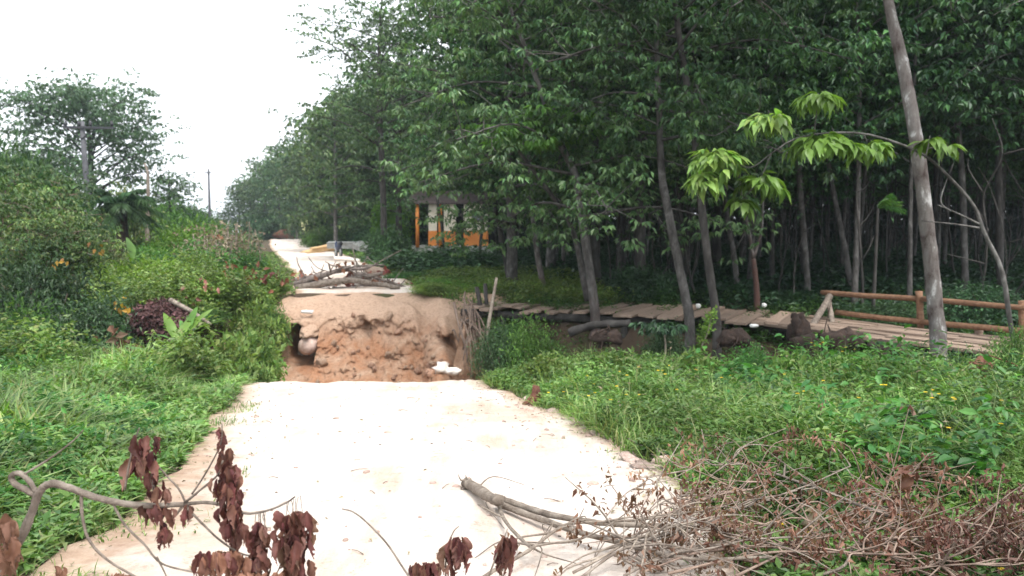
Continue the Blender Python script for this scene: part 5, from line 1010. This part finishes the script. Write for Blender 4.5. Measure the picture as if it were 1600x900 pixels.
# short dark oil palm
pm = thing('oil_palm', 'short dark oil palm on the left between pole and thin pale trunk', 'palm', (P(192, 380, 36)[0], 36, P(192, 385, 36)[2] - .6))
mb = MB(); tube(mb, [(0, 0, -.8), (0, 0, .8), (0, 0, 2.5)], .2, .27, 10, 4, .25); link('trunk', mb.mesh('trunk', M['root_earth']), pm)
def frond(mb, base, az, el, ln, sag, n=22, lw=.035, ll=.42, rg=rg):
    p = []; d = np.array([math.cos(az) * math.cos(el), math.sin(az) * math.cos(el), math.sin(el)])
    for s in np.linspace(0, 1, n): p.append(base + d * ln * s - np.array([0, 0, sag * ln * s * s]))
    p = np.array(p); tube(mb, p[::4], .02, .006, 4, 2, 0, rg, cap=False); t = unit(np.gradient(p, axis=0)); sd = unit(np.cross(t, [0, 0, 1.]))
    for sg_ in (-1, 1):
        q = p[3:]; D = sd[3:] * sg_ + t[3:] * .6 - np.array([0, 0, .35]) + rg.normal(0, .1, q.shape); L = ll * ln / 2 * np.sin(np.linspace(.5, 2.9, len(q))) + .05; leaf_arr(mb, q, D, np.tile([0, 0, 1.], (len(q), 1)), L, lw, .2, .3)
for k in range(22): mb = MB(); frond(mb, np.array([0, 0, 2.4]), k * 2.4, -.25 + 1.4 * (k / 22), 2.0, .5, 24, .07, .6); link('frond', mb.mesh('frond', M['bush_dark'], False), pm)
# two-tone hut behind the trees
HD = 46.0; hb0 = P(706, 384, HD); hg = Hs(hb0[0], HD); hut = thing('hut', 'low hut with orange lower walls and cream upper walls half hidden by trees', 'hut', (hb0[0], HD, hg), (0, 0, R(-6)))
u = HD / 1250; zb = hb0[2] - hg; zt_ = P(706, 319, HD)[2] - hg; zm = zb + (zt_ - zb) * .36
mb = MB(); box(mb, (0, 1.6, zb / 2 - .2), (4.7, 3.4, zb + .4)); link('plinth', mb.mesh('plinth', M['concrete'], False), hut)
for (x0, x1) in ((-1.35, -.85), (-.45, .25), (.7, 2.1)):
    mb = MB(); box(mb, ((x0 + x1) / 2, 0, (zb + zm) / 2), (x1 - x0, .16, zm - zb)); link('lower_wall', mb.mesh('lower_wall', M['orange'], False), hut)
    mb = MB(); box(mb, ((x0 + x1) / 2, .01, (zm + zt_) / 2), (x1 - x0 - .02, .14, zt_ - zm)); link('upper_wall', mb.mesh('upper_wall', M['cream'], False), hut)
mb = MB(); box(mb, (.3, 3.0, (zb + zt_) / 2), (3.6, .12, zt_ - zb)); link('back_wall', mb.mesh('back_wall', M['dark_metal'], False), hut)
for x in (-1.98, -.65):
    mb = MB(); tube(mb, [(x, -.1, zb - .1), (x, -.1, zt_)], .11, .1, 8, 2); link('column', mb.mesh('column', M['orange']), hut)
mb = MB(); box(mb, (1.45, -.085, (zm + zt_) / 2 + .05), (.6, .03, .5)); wn = link('window', mb.mesh('window', M['dead'], False), hut); mb = MB(); box(mb, (1.45, -.105, (zm + zt_) / 2 + .05), (.48, .02, .4)); link('pane', mb.mesh('pane', M['glass'], False), wn)
mb = MB(); mb.add([[-2.6, -.3, zt_ + .0], [2.6, -.3, zt_ + .0], [2.6, 1.6, zt_ + .75], [-2.6, 1.6, zt_ + .75], [2.6, 4, zt_ - .05], [-2.6, 4, zt_ - .05], [-2.6, -.3, zt_ + .07], [2.6, -.3, zt_ + .07], [2.6, 1.6, zt_ + .83], [-2.6, 1.6, zt_ + .83], [2.6, 4, zt_ + .02], [-2.6, 4, zt_ + .02]],
    [[0, 3, 2, 1], [3, 5, 4, 2], [6, 7, 8, 9], [9, 8, 10, 11], [0, 1, 7, 6], [4, 5, 11, 10], [0, 6, 9, 3], [3, 9, 11, 5], [1, 2, 8, 7], [2, 4, 10, 8]]); link('roof', mb.mesh('roof', M['purple_roof'], False), hut)

# ------------------------------------------------------------------ smaller plants and dead things
# broad pale leaves and ferns on the left shoulder
def broad_plant(px, py, d, specs, label, mat='bright', name='broad_leaved_plant'):
    e = thing(name, label, 'plant', tuple(P(px, py, d))); me = leaf_mesh('leaf', M[mat], 1, .24, .25, .12, seed=5, prof=(.1, .5, .8, 1, 1, .9, .7, .4, .03))
    for (az, el, L) in specs: put_leaf(me, e, (0, 0, 0), az, el, rr.normal(0, .3), L)
    return e
broad_plant(275, 535, 14.5, [(2.4, 1.0, .75), (3.0, .5, .6), (1.2, .9, .7)], 'young plant with broad pale leaves left of the shoulder bushes')
broad_plant(290, 525, 14.7, [(.9, .9, .8), (.5, .6, .75), (1.4, 1.1, .7), (2.2, .8, .5)], 'young plant with broad yellow green leaves by the pale fallen stick')
broad_plant(232, 560, 13.6, [(2.6, .5, .7), (3.4, .3, .6), (-.3, .2, .5), (-1, .3, .5)], 'low broad leaved plant beside the left hollow')
broad_plant(206, 408, 21, [(2.0, .9, 1.0), (.8, .7, .8)], 'single pale banana like plant in front of the short palm')
fn = thing('fern', 'upright light green fern fronds at the edge of the left hollow', 'fern', tuple(P(150, 615, 12.6)))
for az, el, ln in ((1.0, 1.1, .85), (1.5, .9, .8), (2.4, .9, .7), (.3, .7, .7), (3.0, .6, .65), (-.6, .5, .6)): mb = MB(); frond(mb, np.zeros(3), az, el, ln, .25, 20, .03, .5); link('frond', mb.mesh('frond', M['bright'], False), fn)
fn = thing('fern', 'low fern at the left edge of the near grass', 'fern', tuple(P(60, 625, 12.4)))
for az, el, ln in ((1.6, 1.0, .7), (2.6, .8, .6), (.6, .7, .6), (3.3, .5, .5), (0, .5, .5)): mb = MB(); frond(mb, np.zeros(3), az, el, ln, .3, 20, .03, .5); link('frond', mb.mesh('frond', M['bush'], False), fn)
fp = thing('fan_palm', 'small bright palm tuft glowing among the dark trunks', 'palm', tuple(P(1372, 325, 19)))
for k in range(9): mb = MB(); frond(mb, np.zeros(3), -.2 + rr.normal(0, .5), .1 + .12 * k, .6, .3, 16, .03, .4); link('frond', mb.mesh('frond', M['bush'], False), fp)
mb = MB(); tube(mb, [np.zeros(3), (.0, .05, -1.3), (0, .1, -3)], .03, .05, 6, 4); link('stem', mb.mesh('stem', M['bark_dark']), fp)
# right bank tall plants
def stem_plant(px, d, top, n, leaf, label, mat='weed', lean=(0, 0), wide=.42):
    x = (px - 800) / 1250 * d; g = Hs(x, d); h = P(px, top, d)[2] - g; e = thing('leafy_plant', label, 'plant', (x, d, g)); mb = MB(); q = tube(mb, [(0, 0, -.05), (lean[0] * .3, lean[1] * .3, h * .55), (lean[0], lean[1], h)], .012, .005, 5, 5); link('stem', mb.mesh('stem', M['grass']), e)
    me = leaf_mesh('leaf', M[mat], 1, wide, .35, .1, seed=6)
    for k in range(n): s = .3 + .7 * (k + 1) / n; i = int(s * (len(q) - 1)); put_leaf(me, e, q[i], k * 2.4 + rr.normal(0, .3), rr.uniform(-.2, .6), rr.normal(0, .2), leaf * rr.uniform(.7, 1.2))
    return e
stem_plant(1440, 9.2, 572, 12, .28, 'tall plant with broad pale leaves in front of the blotchy trunk', 'weed')
stem_plant(1480, 9.6, 566, 12, .26, 'tall plant with broad leaves just below the blotchy trunk', 'bush')
stem_plant(1500, 8.2, 635, 14, .22, 'leafy plant with dark gap behind it at the right', 'bush')
stem_plant(1420, 8.4, 625, 14, .2, 'leafy plant left of the dark hollow at the right', 'weed')
stem_plant(1330, 10.4, 550, 12, .2, 'fresh green plant on the bank below the plank bridge', 'bright')
stem_plant(1365, 10.6, 555, 10, .2, 'bright weed beside the fresh green bank plant', 'weed')
stem_plant(1395, 7.2, 665, 14, .16, 'young weed with pointed leaves amid the right grass', 'weed')
stem_plant(1560, 7.4, 690, 14, .2, 'leafy weed at the right edge above the dead sprays', 'weed')
stem_plant(1470, 6.4, 735, 14, .16, 'weed just above the dead sprays', 'weed')
stem_plant(1215, 11.8, 545, 10, .15, 'low weed at the rim of the gully', 'weed')
stem_plant(1185, 9.6, 590, 10, .14, 'slender weed in the middle of the right grass', 'weed')
shrub('bush_dark', 1445, 7.7, 640, 150, 'dark leafy clump in the hollow of the right bank'); shrub('bush', 1530, 6.6, 720, 160, 'green clump at the right edge of the near bank'); shrub('bush', 1400, 10.4, 560, 120, 'green clump on the gully rim below the handrail'); shrub('bush_dark', 1570, 8.6, 610, 110, 'dark clump around the red brown dry mass')
# climbing vine on a stick
e = thing('vine_stake', 'thin stick wrapped in a light green vine in the gully', 'stake'); mb = MB(); v0, v1 = P(1086, 560, 14.6), P(1113, 488, 14.8); tube(mb, [v0, (v0 + v1) / 2 + [.05, 0, 0], v1], .02, .012, 5, 4); link('stick', mb.mesh('stick', M['dead']), e)
mb = MB(); n = 260; s = rg.random(n)[:, None]; q = v0 + (v1 - v0) * s + rg.normal(0, .05, (n, 3)); leaf_arr(mb, q, rg.normal(0, 1, (n, 3)), np.array([0, -.5, 1.]) + rg.normal(0, .3, (n, 3)), .08, .05); link('vine', mb.mesh('vine', M['bright'], False), e)
# umbrella-topped little plant over the gully
e = thing('umbrella_plant', 'small umbrella crowned plant on a thin pale stem over the gully', 'plant'); mb = MB(); tube(mb, [P(1038, 575, 14.4), P(1040, 540, 14.4), P(1036, 512, 14.4)], .02, .015, 6, 4); link('stem', mb.mesh('stem', M['dead_pale']), e)
mb = MB(); rosettes(mb, [P(1036 + rg.normal(0, 16), 510 + rg.normal(0, 5), 14.4 + rg.normal(0, .2)) for k in range(16)], .14, 7, rg); link('crown', mb.mesh('crown', M['bush_dark'], False), e)
# dark stump and red-brown dry mass
e = thing('uprooted_stump', 'dark mossy uprooted stump at the near edge of the plank bridge', 'stump'); mb = MB(); rock(mb, P(1249, 522, 16.0), (.22, .22, .38), 33, 14, .45)
rock(mb, P(1258, 545, 15.6), (.33, .25, .25), 37, 12, .5)
tube(mb, [P(1246, 520, 15.9), P(1243, 500, 15.9), P(1240, 490, 15.95)], .11, .06, 8, 4, .3)
link('root_ball', mb.mesh('root_ball', M['root_earth']), e)
for (px, py, d, s_, lab) in ((1305, 535, 14.2, .26, 'dark heap of roots and earth below the slanted brace'), (1385, 548, 13.0, .2, 'brown clump of roots left of the blotchy trunk foot'), (1150, 530, 15.2, .22, 'brown root clump in the ditch right of the vine stick'), (950, 528, 15.6, .2, 'reddish earth clump in the ditch below the fallen log')):
    e = thing('root_heap', lab, 'heap'); mb = MB(); c0 = P(px, py, d)
    for k in range(3): rock(mb, c0 + rg.normal(0, s_ * .5, 3) * [1, 1, .3], (s_, s_ * .8, s_ * .7), 130 + k + px, 10, .55)
    for k in range(14): a = c0 + rg.normal(0, s_ * .5, 3); tube(mb, [a, a + rg.normal(0, s_ * .6, 3), a + rg.normal(0, s_ * 1.1, 3) - [0, 0, .1]], .02, .006, 5, 3, .2)
    link('root_ball', mb.mesh('root_ball', M['root_earth'] if px % 4 else M['red_earth']), e)
e = thing('dry_heap', 'red brown heap of dry bark and roots on the right bank', 'heap'); mb = MB(); rock(mb, P(1535, 590, 10.2), (.16, .16, .2), 34, 14, .6); rock(mb, P(1560, 615, 10), (.2, .16, .13), 35, 14, .6)
for k in range(12): a = P(1545, 590, 10); tube(mb, [a + rg.normal(0, .08, 3), a + rg.normal(0, .14, 3), a + rg.normal(0, .22, 3) - [0, 0, .15]], .02, .006, 5, 3, .2)
link('bark_mass', mb.mesh('bark_mass', M['red_earth']), e)
# fallen log in the gully, below the bridge
mb = MB(); tube(mb, [P(890, 520, 16.6), P(930, 508, 16.4), P(985, 505, 16.2)], .1, .07, 8, 5, .15); single('fallen_log', mb, M['bark_dark'], 'dark fallen log lying in the gully before the plank bridge', 'log')
# white bags by the trunks
for (px, py, d, lab) in ((1091, 478, 19.4, 'small white bag between the two bridge trunks'), (1194, 477, 19.6, 'small white cup at the foot of the forked tree'), (1178, 509, 16.2, 'white scrap lying below the plank bridge edge')):
    mb = MB(); rock(mb, P(px, py, d), (.06, .06, .06) if 'scrap' not in lab else (.09, .07, .04), 36, 10, .3); single('white_bag' if 'bag' in lab else ('white_cup' if 'cup' in lab else 'plastic_scrap'), mb, M['white'], lab, 'litter')
# left: heap of purple dead leaves, fallen pale stick, stalks, coloured leaves
e = thing('leaf_heap', 'dark purple heap of dead leaves under the left bushes', 'heap'); mb = MB(); n = 3200; r_ = rg.normal(0, 1, (n, 3)); c0 = P(252, 505, 16.6); q = c0 + unit(r_) * np.array([.62, .5, .5]) * rg.random((n, 1)) ** .3; leaf_arr(mb, q, unit(r_) * .4 + rg.normal(0, .7, (n, 3)) - [0, 0, .3], unit(r_) + rg.normal(0, .4, (n, 3)), .12, .06); link('leaves', mb.mesh('leaves', M['purple'], False), e, kind='stuff')
e = thing('fallen_stick', 'pale bare stick fallen across the left bushes', 'branch'); mb = MB(); tube(mb, [P(266, 469, 15.8), P(300, 487, 15.6), P(330, 507, 15.4)], .05, .03, 7, 4, .12); link('wood', mb.mesh('wood', M['dead_pale']), e)
for i, (px, py, d, h, n, lab) in enumerate([(350, 395, 30, 40, 9, 'bare beige stalks left of the far road bush'), (378, 392, 32, 46, 10, 'tall bare beige stalks beside the far road bush'), (318, 400, 27, 36, 6, 'pale dead stick clump among the left bank bushes')]):
    e = thing('dry_stalks', lab, 'stalks', group='bare dry stalks on the left bank'); mb = MB(); b0 = P(px, py + 10, d)
    for k in range(n): a = b0 + np.array([rg.normal(0, .35), rg.normal(0, .3), -.3]); tt = a + np.array([rg.normal(0, .22), 0, h / 1250 * d * rg.uniform(.7, 1.3) + .3]); tube(mb, [a, (a + tt) / 2 + rg.normal(0, .06, 3), tt], .035, .015, 5, 4, .2)
    link('stalks', mb.mesh('stalks', M['dead_pale']), e)
    ml = MB(); n2_ = 260; q = b0 + rg.normal(0, 1, (n2_, 3)) * [.45, .3, .35] + [0, 0, .5]; leaf_arr(ml, q, rg.normal(0, 1, (n2_, 3)), rg.normal(0, 1, (n2_, 3)), .16, .07); link('dry_leaves', ml.mesh('dry_leaves', M['greyleaf'], False), e, kind='stuff')
def tufts(name, mat, spots, size, label, cat, n=7, spread=.09, group=None):
    for (px, py, d, lab) in spots:
        e = thing(name, lab, cat, group=group); mb = MB(); q = P(px, py, d) + rg.normal(0, spread, (n, 3)); leaf_arr(mb, q, rg.normal(0, .6, (n, 3)) - [0, 0, .6], np.array([0, -1, .4]) + rg.normal(0, .4, (n, 3)), size, size * .6); link('leaves', mb.mesh('leaves', M[mat], False), e, kind='stuff')
tufts('yellowed_leaves', 'orange_leaf', [(187, 480, 15.2, 'cluster of orange yellow leaves on the dark left shrub'), (200, 482, 15.2, 'bright yellow leaf cluster right of the orange one'), (92, 410, 17.4, 'lone orange leaf cluster on the far left bush'), (152, 385, 17.4, 'yellow leaf cluster below the utility pole')], .13, '', 'leaves', 6, .08)
tufts('dead_leaves', 'dry_small', [(172, 530, 14.6, 'hanging bunch of brown dead leaves over the left hollow'), (206, 540, 14.4, 'second hanging brown dead leaf bunch nearer the leaf heap'), (188, 545, 14.5, 'small dead leaf bunch low in the left hollow')], .24, '', 'leaves', 9, .12)
tufts('pink_leaves', 'pink', [(318, 446, 19.5, 'pink dry leaf cluster on the grey green bush'), (292, 463, 18.5, 'small pink leaf cluster below the larger pink one')], .17, '', 'leaves', 9, .12)
tufts('red_leaves', 'redleaf', [(345, 368, 28, 'rusty red leaf tuft by the bare beige stalks'), (360, 413, 23, 'red brown leaf tuft on the green left bank'), (372, 438, 21, 'row of red brown leaves low on the left bank'), (395, 432, 21.5, 'red brown leaf tuft left of the far barricade'), (420, 430, 22, 'red leaf tuft nearest the left road edge'), (438, 440, 22, 'red leaf tuft just beside the barricade')], .2, '', 'leaves', 8, .12)

# ------------------------------------------------------------------ moist air
m, t, out = mat_new('moist_air'); pv = t.nodes.new('ShaderNodeVolumePrincipled'); pv.inputs['Color'].default_value = (.74, .88, 1, 1); pv.inputs['Density'].default_value = .0004; pv.inputs['Anisotropy'].default_value = .2
t.links.new(pv.outputs[0], out.inputs['Volume'])
mb = MB(); box(mb, (0, 320, 8), (1010, 780, 28)); link('haze', mb.mesh('haze', m, False), kind='stuff')
